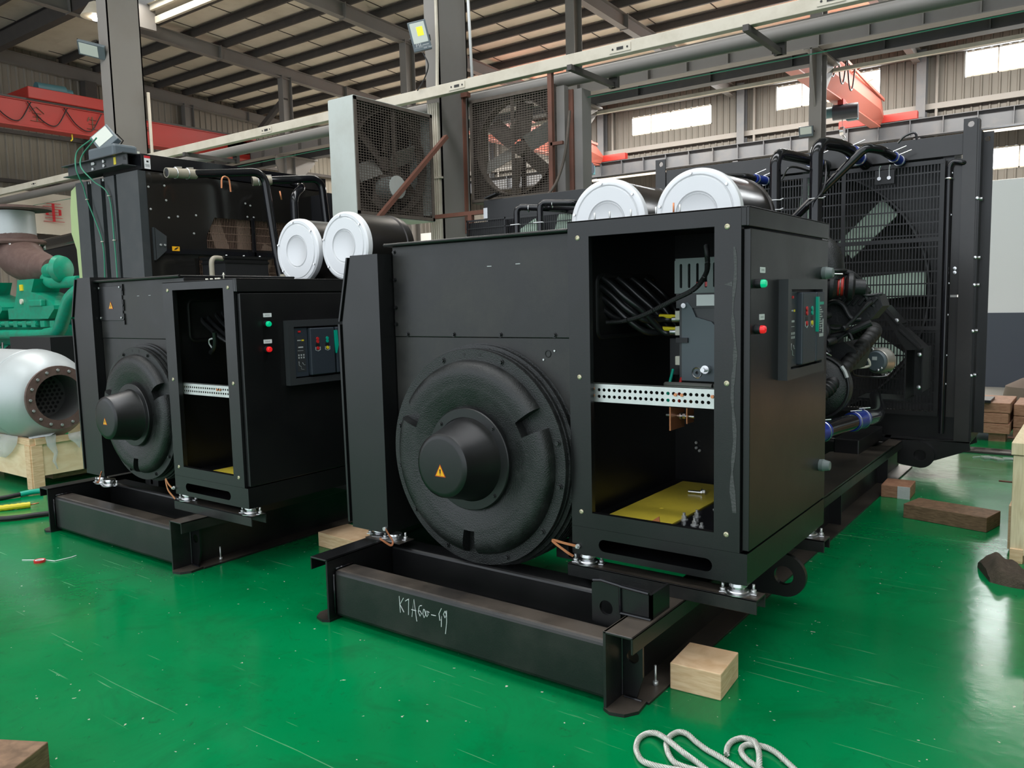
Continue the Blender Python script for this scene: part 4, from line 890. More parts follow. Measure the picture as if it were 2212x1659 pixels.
# belt guard box in front of the radiator
b = MB(); b.plate([(-1.50, 1.545), (-1.45, 1.545), (-1.178, 1.235), (-1.178, 1.20), (-1.29, 1.195)], 7.0, 7.02, 'Y'); 
for a, c in (((-1.47, 1.545), (-1.345, 1.40)), ((-1.34, 1.36), (-1.18, 1.205))): b.obox(((a[0]+c[0])/2, 7.15, (a[1]+c[1])/2), (c[0]-a[0], 0, c[1]-a[1]), (0, 1, 0), (-(c[1]-a[1]), 0, c[0]-a[0]), math.hypot(c[0]-a[0], c[1]-a[1])/2, .17, .006)
b.box(-1.295, -1.283, 7.0, 7.35, .80, 1.2); b.box(-1.18, -1.17, 7.05, 7.4, .86, 1.21); b.box(-1.29, -1.17, 7.34, 7.35, .8, 1.2); b.box(-1.65, -1.28, 7.0, 7.35, .788, .798)
bg_ = b.build('belt_guard', BLK, t)
for p in ((-1.36, 6.998, 1.43), (-1.195, 7.03, 1.16), (-1.195, 7.03, .90)): b = MB(); b.lathe([(0, -.012), (.014, -.009), (.018, 0)], p, 'Y', 14); b.build('bolt', SILV, bg_)

# ================================================================ engine of the nearer generator
t = E1 = thing('diesel_engine', 'black diesel engine between the near breaker cabinet and the tall radiator', 'engine', (-2.4, 6, .46))
b = MB(); b.box(-2.9, -1.75, 4.6, 7.0, .75, 1.45, .03); b.box(-2.7, -1.95, 4.6, 6.9, .5, .8, .04); b.plate([(-1.75, 1.25), (-1.55, 1.5), (-1.7, 1.68), (-1.95, 1.45)], 5.0, 6.6, 'Y'); b.plate([(-3.2, 1.25), (-3.38, 1.5), (-3.2, 1.68), (-2.95, 1.45)], 5.0, 6.6, 'Y'); b.box(-2.75, -2.05, 4.8, 6.8, 1.4, 1.75, .04)
b.build('engine_block', ENG, t)
for k in range(5):
    y = 4.9+k*.32; b = MB(); b.obox((-1.62+.02*k, y+.12, 1.66), (1, 0, .8), (0, 1, 0), (-.8, 0, 1), .10, .13, .08, .02); b.build('rocker_cover', ENG, t)
# ribbed upper cover that tapers to the right, seen beyond the cabinet
b = MB(); b.plate([(-1.75, 1.60), (-1.45, 1.635), (-1.16, 1.645), (-1.135, 1.57), (-1.20, 1.49), (-1.33, 1.45), (-1.75, 1.47)], 5.42, 5.62, 'Y'); b.build('aftercooler_housing', ENG, t)
for k in range(7): b = MB(); b.obox((-1.40+k*.036, 5.415, 1.60), (1, 0, -.8), (0, 1, 0), (.8, 0, 1), .008, .014, .028, .003); b.build('cooling_rib', ENG, t)
for pts, r in (([(-1.49, 5.38, 1.56), (-1.42, 5.37, 1.60), (-1.36, 5.37, 1.58), (-1.31, 5.37, 1.50), (-1.25, 5.38, 1.49)], .016), ([(-1.50, 5.37, 1.47), (-1.40, 5.36, 1.43), (-1.32, 5.36, 1.46), (-1.24, 5.37, 1.55), (-1.19, 5.38, 1.60)], .012),
               ([(-1.47, 5.36, 1.50), (-1.44, 5.34, 1.42), (-1.46, 5.34, 1.34), (-1.43, 5.34, 1.28)], .018), ([(-1.55, 5.4, 1.36), (-1.38, 5.4, 1.39), (-1.20, 5.42, 1.47)], .024), ([(-1.36, 5.32, 1.79), (-1.30, 5.35, 1.77), (-1.25, 5.4, 1.70), (-1.23, 5.42, 1.62), (-1.18, 5.44, 1.56)], .019), ([(-1.33, 5.34, 1.745), (-1.28, 5.36, 1.70), (-1.24, 5.4, 1.64), (-1.145, 5.44, 1.645)], .009), ([(-1.50, 5.4, 1.30), (-1.42, 5.38, 1.33), (-1.33, 5.38, 1.40), (-1.30, 5.38, 1.36)], .01)):
    b = MB(); b.tube(curve(pts, 8), r, 10); b.build('pipe', ENG, t)
for p, r, h in (((-1.49, 5.34, 1.44), .032, .06), ((-1.40, 5.34, 1.36), .026, .07), ((-1.50, 5.33, 1.33), .04, .08), ((-1.43, 5.33, 1.52), .022, .05), ((-1.33, 5.36, 1.44), .02, .04)):
    b = MB(); b.lathe([(0, -h), (r*.7, -h), (r, -h*.8), (r, 0), (0, 0)], p, (.5, 1, .2), 16); b.build('sensor_fitting', ENG, t)
b = MB(); b.plate([(-1.55, 1.30), (-1.38, 1.34), (-1.30, 1.28), (-1.34, 1.15), (-1.55, 1.08)], 5.5, 5.9, 'Y'); b.build('fuel_pump', ENG, t)
b = MB(); b.tube([(-1.47, 5.3, 1.30), (-1.41, 5.32, 1.26)], .006, 6); b.build('bright_stud', SILV, t)
# intake elbow, red hose, clamps
b = MB(); b.tube(curve([(-1.75, 5.3, 1.98), (-1.58, 5.3, 1.985), (-1.47, 5.3, 1.93), (-1.425, 5.3, 1.85), (-1.42, 5.3, 1.74)], 8), .085, 28); b.torus((-1.42, 5.3, 1.795), .088, .011, 'Z', 32, 8); b.build('intake_elbow', CAST, t)
b = MB(); b.lathe([(0, 0), (.07, 0), (.085, .02), (.085, .04), (.07, .06), (0, .06)], (-1.38, 5.3, 1.70), (-.9, -.25, .05), 28); b.lathe([(0, 0), (.05, 0), (.085, .02), (.085, .045), (.05, .06), (.045, .12), (0, .12)], (-1.335, 5.31, 1.695), (.9, .25, -.05), 28); b.cyl((-1.65, 5.15, 1.68), (-1.43, 5.28, 1.70), .055, 20); b.lathe([(0, 0), (.1, 0), (.13, .03), (.1, .1), (0, .12)], (-1.6, 5.3, 1.62), 'Y', 28); b.build('turbocharger', ENG, t)
b = MB(); b.lathe([(.055, 0), (.062, .004), (.062, .014), (.057, .018), (.062, .022), (.062, .034), (.055, .038)], (-1.378, 5.302, 1.70), (.95, .25, -.05), 28); b.build('red_hose', REDH, t)
b = MB(); b.cyl((-1.40, 5.22, 1.775), (-1.33, 5.24, 1.772), .005, 8); b.torus((-1.362, 5.305, 1.70), .064, .003, (.95, .25, -.05), 24, 6); b.build('hose_clamp', SILV, t)
# round gear cover
b = MB(); b.lathe([(0, -.06), (.05, -.06), (.1, -.045), (.17, -.03), (.205, 0), (.21, .08), (0, .1)], (-1.50, 5.3, 1.06), 'Y', 44); b.build('gear_cover', CAST, t)
b = MB(); b.torus((-1.50, 5.29, 1.06), .205, .01, 'Y', 44, 8); b.build('cover_rim', ENG, t)
b = MB(); b.tube([(-1.335, 5.27, 1.20), (-1.315, 5.27, 1.17), (-1.30, 5.27, 1.13)], .012, 6); b.build('bright_patch', WTXT, t)
# corrugated sleeve
P_ = curve([(-1.52, 5.15, .98), (-1.432, 5.2, 1.03), (-1.385, 5.3, 1.10), (-1.34, 5.5, 1.22), (-1.30, 5.7, 1.32), (-1.285, 5.9, 1.39), (-1.36, 6.1, 1.40), (-1.5, 6.2, 1.36)], 14); N_ = len(P_)
b = MB(); b.tube(P_, .045, 18, rf=lambda q: .049 if int(q*(N_-1)) % 3 else .041); b.build('corrugated_hose', RUB, t)
b = MB(); b.tube([(-1.43, 5.14, 1.03), (-1.41, 5.14, 1.045)], .009, 8); b.build('orange_cap', WARN, t)
# charging alternator
ad = Vector((.30, 1, 0)).normalized(); ac = Vector((-1.325, 6.2, 1.165))
ca = MB(); ca.lathe([(0, -.012), (.082, -.012), (.09, 0), (.09, .03), (.096, .04), (.096, .075), (.06, .09), (0, .09)], ac, ad, 40); ca.plate([(-1.41, 1.19), (-1.372, 1.262), (-1.35, 1.266), (-1.325, 1.23), (-1.27, 1.22)], 6.215, 6.24, 'Y', [circ(-1.36, 1.25, .009, 12)]); ca.plate([(-1.325, 1.10), (-1.285, 1.05), (-1.262, 1.055), (-1.25, 1.12)], 6.225, 6.25, 'Y'); ca = ca.build('charging_alternator', mat('cast aluminium', (.42, .4, .36), .35, metal=.8), t)
b = MB(); b.lathe([(0, -.03), (.066, -.03), (.074, -.022), (.076, -.012)], ac, ad, 32); b.build('end_cap', GREY, ca)
b = MB(); b.box(-1.352, -1.32, 6.158, 6.162, 1.175, 1.20); b.build('label', WTXT, ca)
for p in ((-1.362, 6.205, 1.25), (-1.275, 6.215, 1.065), (-1.31, 6.15, 1.105), (-1.29, 6.16, 1.12), (-1.27, 6.17, 1.15)): b = MB(); b.lathe([(0, -.008), (.008, -.006), (.011, 0)], p, 'Y', 12); b.build('bolt', SILV, ca)
b = MB(); b.tube(curve([(-1.375, 6.13, 1.185), (-1.36, 6.12, 1.16), (-1.365, 6.12, 1.135), (-1.42, 6.1, 1.125), (-1.52, 6.05, 1.135)]), .009, 6); b.build('white_tape', IVORY, ca)
b = MB(); b.tube(curve([(-1.44, 5.95, 1.13), (-1.43, 6.0, 1.08), (-1.36, 6.1, 1.06), (-1.27, 6.15, 1.06), (-1.24, 6.18, 1.08), (-1.25, 6.2, 1.09)]), .006, 6); b.build('wire_loop', CABLE, ca)
# low coolant pipe with blue hoses
pp_ = [(-1.50, 4.6, .80), (-1.38, 5.15, .83), (-1.27, 5.9, .82), (-1.4, 6.7, .8)]
cp = tag(MB().tube(curve([(-1.50, 4.3, .80), (-1.395, 4.9, .815), (-1.36, 5.15, .825), (-1.28, 5.6, .83), (-1.30, 6.1, .80), (-1.55, 7.2, .78)]), .052, 20).build('coolant_pipe', BLKG), 'black coolant pipe with blue hose joints low behind the near cabinet', 'pipe')
for a, c in (((-1.41, 4.82, .813), (-1.375, 5.05, .822)), ((-1.31, 5.42, .828), (-1.282, 5.62, .83))):
    b = MB(); b.cyl(a, c, .06, 24); h = b.build('blue_hose', BLUE, cp); d = (Vector(c)-Vector(a)).normalized()
    for f in (.15, .85): b = MB(); q = Vector(a).lerp(Vector(c), f); b.torus(q, .062, .004, d, 24, 6); b.cyl(q+Vector((-.01, -.02, .07)), q+Vector((.05, .02, .075)), .004, 6); b.build('hose_clamp', SILV, h)
# coolant hoses up to the header tank
def hose(pts, r, fil, label, blue, clamps, name='coolant_pipe', ties=()):
    P_ = fillet(pts, fil, 8); o = tag(MB().tube(P_, r, 20).build(name, BLKG), label, 'pipe', 'black coolant pipes to the header tank')
    a, c = Vector(blue[0]), Vector(blue[1]); b = MB(); b.cyl(a, c, r*1.15, 22); h = b.build('blue_hose', BLUE, o); d = (c-a).normalized()
    for f in (.15, .85):
        b = MB(); q = a.lerp(c, f); b.torus(q, r*1.18, .005, d, 22, 6); b.cyl(q+Vector((0, -.03, r*1.2)), q+Vector((.10, -.02, r*1.3+.03)), .004, 6); b.build('hose_clamp', SILV, h)
    for z in ties: b = MB(); b.torus((pts[0][0], pts[0][1], z), r*1.08, .004, 'Z', 20, 6); b.cyl((pts[0][0]+r, pts[0][1]-.02, z), (pts[0][0]+r+.03, pts[0][1]-.02, z+.01), .004, 6); b.build('cable_tie', WHT, o)
    return o
hose([(-2.29, 6.85, 1.8), (-2.29, 6.85, 2.83), (-2.20, 7.3, 2.83), (-2.15, 7.9, 2.83)], .045, .12, 'left vertical black coolant pipe rising to the header tank', ((-2.185, 7.45, 2.83), (-2.17, 7.65, 2.83)), 2, ties=(2.44, 2.36))
hose([(-2.0, 7.0, 1.8), (-2.0, 7.0, 2.90), (-1.87, 7.35, 2.90), (-1.8, 7.9, 2.78)], .052, .13, 'right vertical black coolant pipe rising to the header tank, tallest bend', ((-1.845, 7.5, 2.865), (-1.825, 7.68, 2.825)), 2, ties=(2.44,))
st_ = hose([(-2.4, 7.15, 2.15), (-1.665, 7.2, 2.84), (-1.58, 7.35, 2.83), (-1.50, 7.85, 2.78)], .036, .05, 'slanting black pipe crossing in front of the slotted fan guard', ((-1.54, 7.6, 2.805), (-1.515, 7.78, 2.782)), 2)
b = MB(); b.cyl((-2.03, 7.175, 2.495), (-1.99, 7.178, 2.535), .034, 20); b.build('silver_sleeve', SILV, st_)
b = MB(); b.box(-1.72, -1.56, 7.78, 7.79, 2.60, 2.72, .002); kb = b.build('pipe_bracket', BLK, R1)
for x in (-1.68, -1.6): b = MB(); b.cyl((x, 7.78, 2.65), (x, 7.76, 2.65), .016, 12); b.tube([(x, 7.77, 2.66), (x, 7.765, 2.74), (x+.01, 7.765, 2.76)], .005, 6); b.build('bolt', SILV, kb)
hose([(-3.05, 6.9, 2.4), (-2.98, 7.0, 2.72), (-2.75, 7.4, 2.74), (-2.68, 7.88, 2.74)], .035, .06, 'small dark hose behind the right air cleaner', ((-2.72, 7.55, 2.74), (-2.69, 7.8, 2.74)), 2)
b = MB(); b.tube(curve([(-2.22, 6.8, 2.6), (-2.15, 6.85, 2.7), (-2.0, 7.3, 2.66), (-1.95, 7.1, 2.75), (-1.93, 6.95, 2.5), (-2.05, 6.9, 2.38)]), .009, 6); tag(b.build('thin_hose', CABLE), 'thin black hose looping between the coolant pipes', 'hose')
b = MB(); b.tube(curve([(-1.55, 7.85, 2.95), (-1.5, 7.85, 3.0), (-1.42, 7.85, 3.02), (-1.40, 7.85, 2.96)]), .011, 6); b.build('vent_hose', CABLE, R1)
# ================================================================ second generator rear: radiator behind
t = R2 = thing('radiator', 'lower black radiator seen between the caged fan and the air cleaners', 'radiator', (-5.4, 8.1, .36))
b = MB(); b.box(-6.2, -4.55, 7.88, 8.2, 2.66, 2.885, .004); b.build('header_tank', BLK, t)
b = MB(); b.box(-6.2, -4.55, 7.95, 8.25, .36, 2.66); b.build('radiator_body', INNER, t)
b = MB(); b.box(-6.19, -6.13, 7.86, 7.88, 2.665, 2.79); b.build('sight_glass', SILV, t)
b = MB(); b.obox((-6.04, 7.85, 2.92), (1, 0, .25), (0, 1, 0), (-.25, 0, 1), .09, .05, .008); b.build('tilted_cover', BLK, t)
b = MB(); b.box(-6.4, -5.8, 7.78, 7.80, 2.63, 2.65); b.box(-6.4, -6.385, 7.78, 7.8, 1.9, 2.65); b.box(-5.815, -5.8, 7.78, 7.8, 1.9, 2.65); b.box(-6.4, -5.8, 7.78, 7.79, 2.54, 2.55); x = -6.4
while x < -4.6: b.box(x, x+.006, 7.785, 7.79, 1.9, 2.64); x += .028
b.box(-5.8, -4.6, 7.78, 7.79, 2.62, 2.65); b.box(-5.8, -4.6, 7.78, 7.79, 2.54, 2.55); b.box(-6.39, -5.8, 7.82, 7.86, 1.9, 2.62); b.build('guard_grille', BLK, t)
b = MB(); b.obox((-5.5, 7.83, 2.42), (1, 0, .5), (0, 1, 0), (-.5, 0, 1), .17, .01, .12); b.obox((-4.9, 7.83, 2.45), (1, 0, -.3), (0, 1, 0), (.3, 0, 1), .22, .01, .15); b.build('fan_blade', BLADE, t)
for x, z, x2 in ((-5.285, 2.66, -5.03), (-4.975, 2.68, -4.64)):
    o = tag(MB().tube(fillet([(x, 7.3, 1.9), (x, 7.3, z+.02), (x2, 7.45, z), (x2+.1, 7.9, z)], .07), .034, 16).build('coolant_pipe', BLKG), ['left', 'right'][x > -5.1]+' black coolant pipe rising in front of the lower radiator behind', 'pipe', 'coolant pipes of the lower radiator')
    b = MB(); b.torus((x, 7.3, 2.49), .037, .005, 'Z', 18, 6); b.cyl((x-.06, 7.26, 2.49), (x+.06, 7.26, 2.49), .005, 6); b.build('cable_tie', WHT, o)
    b = MB(); b.torus((x+.12, 7.36, z), .038, .005, (1, .5, 0), 18, 6); b.build('hose_clamp', SILV, o)
# engine body under it (seen only in slivers)
b = MB(); b.box(-6.0, -4.5, 4.05, 7.6, .34, 1.72, .05); tag(b.build('diesel_engine', ENG), 'dark engine body hidden behind the left generator cabinet', 'engine')



# ================================================================ third set: tall radiator tower, left of centre
t = T3 = thing('radiator_tower', 'tall glossy black radiator tower behind the left generator, green wires hanging down it', 'radiator', (-9.3, 6.2, .3))
Xr, Yf, X0 = -8.577, 4.9, -10.0
b = MB(); b.box(X0, Xr-.3, Yf+.02, 7.56, .0, 3.17, .003); b.box(X0, Xr, Yf+.02, 7.56, 3.14, 3.17); b.box(X0, Xr, Yf+.02, 5.3, 0, 3.17); b.box(X0, Xr, 7.3, 7.56, 0, 3.17); b.build('cooling_core_box', INNER, t)
b = MB()
for x0, x1 in ((-9.99, -9.72), (-9.62, -9.40), (-9.31, -9.10)): b.box(x0, x1, Yf-.06, Yf+.02, .3, 3.17+.0)
b.build('front_channel', mat('dark grey channel steel', (.035, .04, .043), .42, dirt=(.07, .07, .07), dscale=3, damt=.5), t)
b = MB(); b.box(-9.03, Xr, Yf-.07, Yf+.02, .3, 3.17); b.build('corner_panel', bpy.data.materials['dark grey channel steel'], t)
for x in (-9.68, -9.36, -9.06):
    for z in (3.02, 2.75, 2.5, 2.25, 2.05): b = MB(); b.cyl((x, Yf+.02, z), (x, Yf, z), .013, 8); b.build('bolt', ZINC, t)
b = MB()
for x in [-9.72+.068*k for k in range(9)]: b.cyl((x, Yf-.02, 3.15), (x, Yf-.045, 3.15), .016, 8)
b.build('top_bolts', ZINC, t)
b = MB(); b.box(-9.45, Xr-.03, Yf+.0, 7.5, 3.19, 3.36, .003); b.build('header_tank', BLKG, t)
b = MB(); b.box(-10.06, -8.72, Yf-.1, Yf-.09, 3.24, 3.36); b.box(-10.1, -8.7, Yf-.16, Yf+.1, 3.36, 3.37); b.box(-10.06, -8.72, Yf-.16, Yf+.1, 3.235, 3.245); b.build('top_channel', bpy.data.materials['dark grey channel steel'], t)
for x, z in ((-9.45, 3.33), (-9.42, 3.33), (-9.45, 3.27), (-9.2, 3.33), (-9.2, 3.28)): b = MB(); b.cyl((x, Yf-.1, z), (x, Yf-.12, z), .018, 8); b.build('bolt', ZINC, t)
b = MB(); b.box(-8.80, -8.77, Yf-.102, Yf-.1, 3.3, 3.34); b.cyl((-8.76, Yf-.101, 3.31), (-8.76, Yf-.103, 3.31), .015, 10); b.build('channel_hole', INK, t)
b = MB(); b.box(Xr-.028, Xr-.026, 4.93, 5.0, 3.2, 3.34); wl = b.build('warning_label', WHT, t)
b = MB(); b.box(Xr-.026, Xr-.025, 4.93, 5.0, 3.315, 3.34); b.build('label_band', REDC, wl); b = MB(); b.box(Xr-.026, Xr-.0252, 4.955, 4.98, 3.27, 3.29)
for k in range(3): b.box(Xr-.026, Xr-.0252, 4.94, 4.99, 3.222+k*.012, 3.226+k*.012)
b.build('label_text', INK, wl)
b = MB(); b.box(-9.0, -8.95, Yf-.103, Yf-.1, 3.27, 3.35); b.build('yellow_tag', YELT, t)
# glossy side face (towards the right) with guard
TG = mat('glossy black tower panel', (.012, .011, .01), .14, rvar=.08, dscale=1.5)
b = MB(); b.plate([(Yf+.02, .3), (7.56, .3), (7.56, 3.17), (Yf+.02, 3.17)], Xr, Xr+.006, 'X', [[(5.62, 2.36), (6.25, 2.36), (6.25, 2.72), (5.74, 2.72), (5.62, 2.5)], [(6.29, 2.36), (7.0, 2.36), (7.0, 2.72), (6.29, 2.72)], [(5.5, 1.9), (6.25, 1.9), (6.25, 2.26), (5.5, 2.26)], [(6.29, 1.9), (7.0, 1.9), (7.0, 2.26), (6.29, 2.26)]]); b.build('side_panel', TG, t)
b = MB(); 
for y0, y1, z0, z1 in ((5.5, 6.25, 1.9, 2.26), (6.29, 7.0, 1.9, 2.26), (5.55, 6.25, 2.36, 2.72), (6.29, 7.0, 2.36, 2.72)):
    y = y0
    while y < y1: b.box(Xr-.012, Xr-.008, y, y+.005, z0, z1); y += .022
    z = z0
    while z < z1+.001: b.box(Xr-.012, Xr-.006, y0, y1, z-.004, z+.004); z += .09
b.build('guard_grille', mat('brown dusty grille', (.16, .10, .07), .6), t)
b = MB(); b.box(Xr-.2, Xr-.19, 5.3, 7.1, 1.5, 2.75); b.build('dusty_core', mat('dusty brown core', (.10, .06, .045), .8, bump=.5, bscale=150, stretch=(1, 1, 10)), t)
for k, (y, z, a) in enumerate(((5.85, 2.5, 1.9), (6.45, 2.1, 1.2), (6.2, 2.45, 1.55))): b = MB(); b.obox((Xr-.1, y, z), (0, math.cos(a), math.sin(a)), (1, 0, 0), (0, -math.sin(a), math.cos(a)), .35, .008, .09); b.build('fan_blade', mat('dusty blade', (.28, .2, .15), .7) if k == 0 else bpy.data.materials['dusty blade'], t)
b = MB(); b.box(Xr, Xr+.03, 5.05, 7.3, 2.28, 2.33); b.box(Xr, Xr+.03, 6.255, 6.285, 1.6, 2.75); b.build('guard_frame', BLKG, t)
b = MB(); b.plate([(4.96, 2.56), (5.10, 2.47), (5.09, 2.31), (4.96, 2.2)], Xr+.03, Xr+.036, 'X'); b.box(Xr, Xr+.036, 4.95, 4.965, 2.2, 2.56); lp = b.build('lifting_plate', bpy.data.materials['dark grey channel steel'], t)
for y in (5.02, 5.07): b = MB(); b.cyl((Xr+.036, y, 2.37), (Xr+.05, y, 2.37), .012, 8); b.build('bolt', ZINC, lp)
b = MB(); b.box(Xr+.03, Xr+.034, 5.16, 5.25, 2.31, 2.36); b.build('yellow_sticker', WARN, t)
b = MB(); b.plate([(5.18, 2.32), (5.21, 2.325), (5.24, 2.35), (5.22, 2.352), (5.19, 2.335)], Xr+.034, Xr+.0345, 'X'); b.build('sticker_symbol', INK, t)
for y, z in ((5.13, 3.03), (5.14, 2.87), (5.16, 2.68), (4.94, 3.0), (4.95, 2.76), (5.27, 2.7), (5.46, 2.52), (5.5, 2.73), (6.25, 2.9), (6.18, 2.92), (6.2, 2.76), (6.29, 2.76)): b = MB(); b.lathe([(.013, 0), (.011, .006), (0, .008)], (Xr+.006, y, z), 'X', 10); b.build('bolt', ZINC, t)
b = MB(); b.box(Xr+.001, Xr+.4, 7.2, 7.56, 2.75, 3.1); b.build('far_panel', INNER, t)
# oil cooler / box with grey hose
t = thing('charge_box', 'square black box with ribbed rim below the tower guard', 'box', (-8.3, 5.85, 1.4))
b = MB(); b.box(-8.5, -8.06, 5.5, 6.08, 1.4, 2.21); b.build('body', ENG, t); b = MB(); b.box(-8.52, -8.04, 5.48, 6.1, 2.21, 2.24); b.box(-8.51, -8.05, 5.49, 6.09, 2.16, 2.18); b.build('rim', BLK, t)
for y in (5.55, 5.78, 6.0): b = MB(); b.cyl((-8.1, y, 2.24), (-8.1, y, 2.255), .012, 8); b.build('bolt', ZINC, t)
tag(MB().tube(fillet([(-8.1, 5.5, 2.21), (-8.08, 5.34, 2.22), (-8.08, 5.34, 1.7)], .08), .028, 14).build('hose_fitting', mat('beige hose fitting', (.35, .31, .24), .5)), 'beige elbow hose fitting beside the square black box', 'hose fitting')
# big bent pipes
for i, (pts, r, nm) in enumerate((([(-8.3, 5.0, 3.13), (-8.3, 5.35, 3.15), (-8.1, 6.12, 3.24), (-8.05, 6.22, 2.16), (-8.0, 6.24, 1.9)], .047, 'nearest gloss black bent pipe curving down in front of the tower'),
                                  ([(-8.3, 6.1, 3.15), (-8.2, 6.3, 3.17), (-8.0, 6.9, 3.24), (-7.95, 6.95, 2.3)], .047, 'second gloss black bent pipe at the right edge of the tower'),
                                  ([(-8.3, 6.7, 3.2), (-8.1, 6.70, 3.12), (-8.05, 6.50, 3.0), (-8.05, 6.50, 2.4)], .05, 'short gloss black elbow pipe between the two bent pipes'))):
    o = tag(MB().tube(fillet(pts, .16, 10), r, 20).build('coolant_pipe', BLKG), nm, 'pipe', 'bent pipes on the radiator tower')
    if i < 2:
        a, c = Vector(pts[0]), Vector(pts[1]); b = MB(); b.cyl(a, c, r*1.15, 20); h = b.build('grey_hose_joint', bpy.data.materials['beige hose fitting'], o)
        for f in (.3, .7): b = MB(); b.torus(a.lerp(c, f), r*1.2, .007, (c-a), 20, 6); b.cyl(a.lerp(c, f)+Vector((0, 0, r*1.3)), a.lerp(c, f)+Vector((.0, .08, r*1.5)), .01, 6); b.build('hose_clamp', SILV, h)
b = MB(); b.tube(curve([(-8.0, 5.47, 2.98), (-8.0, 5.48, 3.08), (-8.0, 5.52, 3.11), (-8.0, 5.57, 3.08), (-8.0, 5.585, 2.95)]), .009, 8); tag(b.build('u_bolt', COP), 'brassy U bolt hanging under the nearest bent pipe', 'bolt')
b = MB(); b.tube([(-7.99, 6.25, 3.02), (-7.99, 6.27, 2.92)], .009, 8); tag(b.build('brass_stud', COP), 'brassy stud hanging right of the nearest bent pipe', 'stud')
b = MB(); b.cyl((-8.0, 6.24, 1.2), (-8.0, 6.24, 1.86), .04, 14); b.lathe([(.05, 0), (.06, .01), (.06, .03), (.05, .04), (.05, .16), (.045, .2)], (-8.0, 6.24, 1.72+.12), 'Z', 20); tag(b.build('hose_coupling', bpy.data.materials['beige hose fitting']), 'beige hose coupling at the foot of the nearest bent pipe', 'coupling')
for i, (pts) in enumerate(([(-9.42, 4.78, 3.6), (-9.72, 4.76, 3.5), (-9.7, 4.72, 3.3), (-9.68, 4.78, 3.1), (-9.66, 4.8, 2.95), (-9.42, 4.82, 2.45), (-9.42, 4.82, 2.0)],
                           [(-9.3, 4.78, 3.6), (-9.6, 4.76, 3.45), (-9.58, 4.72, 3.3), (-9.4, 4.76, 3.13), (-9.2, 4.82, 2.95), (-9.15, 4.82, 2.45), (-9.14, 4.82, 2.0)])):
    o = tag(MB().tube(curve(pts, 8), .008, 8).build('green_wire', GRNW), ['left green wire hanging down the tall radiator tower', 'right green wire hanging down the tall radiator tower'][i], 'wire')
    for p in (pts[4], pts[5]): b = MB(); b.torus(p, .014, .006, 'Z', 12, 6); b.build('cable_tie', IVORY, o)
b = MB(); b.plate([(-10.15, 3.1), (-10.02, 3.15), (-10.0, 3.0), (-9.98, 2.0), (-10.10, 2.0), (-10.12, 2.4), (-10.22, 2.6), (-10.2, 2.9)], 4.86, 4.92, 'Y'); tag(b.build('lime_wrap', LIME), 'lime green cloth strip hanging on the left edge of the radiator tower', 'cloth')
t = thing('junction_box', 'grey rounded junction box on top of the radiator tower', 'box', (-9.55, 5.0, 3.37)); b = MB(); b.box(-9.87, -9.28, 4.95, 5.25, 3.37, 3.57, .03); b.build('body', GREY, t)
# floodlights
def flood(name, label, c, n, up, wd, hg, m_lens, on_box=None, txt=False):
    t = thing(name, label, 'floodlight', c); c = Vector(c); n = Vector(n).normalized(); up = Vector(up); up = (up-n*up.dot(n)).normalized(); x = up.cross(n)
    b = MB(); b.obox(c, x, up, n, wd/2, hg/2, .035, .008); hs = b.build('housing', GREY, t)
    b = MB(); b.obox(c+n*.036+up*hg*.1, x, up, n, wd*.4, hg*.34, .003, .002); le = b.build('lens', m_lens, t)
    if txt:
        b = MB(); b.obox(c+n*.040+up*hg*.14+x*wd*.08, x, up, n, wd*.17, hg*.15, .001); b.build('led_board', LEDY, le)
        b = MB(); o = c+n*.0362-up*hg*.30
        def q(px, pz, w_, h_): b.obox(o+x*px+up*pz, x, up, n, w_, h_, .0008)
        s = .05
        q(-.07, 0, .004, .02); q(-.06, .018, .012, .003); q(-.062, .002, .010, .003)                       # F
        q(-.035, .018, .009, .003); q(-.035, 0, .009, .003); q(-.035, -.018, .009, .003); q(-.043, .009, .003, .009); q(-.027, -.009, .003, .009)   # S
        q(-.014, 0, .004, .02); q(-.004, -.018, .010, .003)                                                # L
        for k in range(7): q(.014+k*.012, -.008, .004, .006)
        q(0, -.032, wd*.42, .0012)
        for k in range(4): q(.02+k*.011, -.045, .004, .005)
        for k in range(4): q(.08+k*.011, -.045, .004, .005)
        b.build('lettering', WTXT, hs)
    b = MB(); b.tube([c-n*.03-x*(wd/2+.01), c-n*.12-x*(wd/2+.01)-up*.05, c-n*.14-up*.08, c-n*.12+x*(wd/2+.01)-up*.05, c-n*.03+x*(wd/2+.01)], .008, 6); b.build('yoke', BLK, t)
    return t
flood('floodlight', 'floodlight with yellow chip facing the camera, high on the large near column', (-7.22, 7.95, 5.04), (.66, -.75, -.12), (-.30, .0, 1), .235, .36, LEDP, txt=True)
flood('floodlight', 'small dark floodlight high on the left box column', (-15.72, 8.12, 6.58), (.4, -.7, -.75), (-.8, 0, .7), .28, .5, LEDP)
flood('floodlight', 'floodlight with pale lens standing on the radiator tower junction box', (-9.62, 5.05, 3.66), (.35, -.85, .45), (-.75, 0, .6), .26, .32, LEDP)
flood('floodlight', 'small floodlight on the slim post above the right radiator', (-5.5, 18.45, 5.2), (.1, -1, -.3), (0, 0, 1), .3, .22, LEDP)
flood('floodlight', 'small floodlight edge-on at the right of the left box column', (-15.25, 8.6, 4.55), (1, .3, 0), (.2, 0, 1), .1, .34, LEDP)
b = MB(); b.tube(curve([(-7.22, 8.0, 4.85), (-7.18, 8.05, 4.7), (-7.27, 8.07, 4.55), (-7.4, 8.07, 4.42)]), .008, 6); tag(b.build('lamp_cable', CABLE), 'thin black cable hanging from the big floodlight', 'cable')
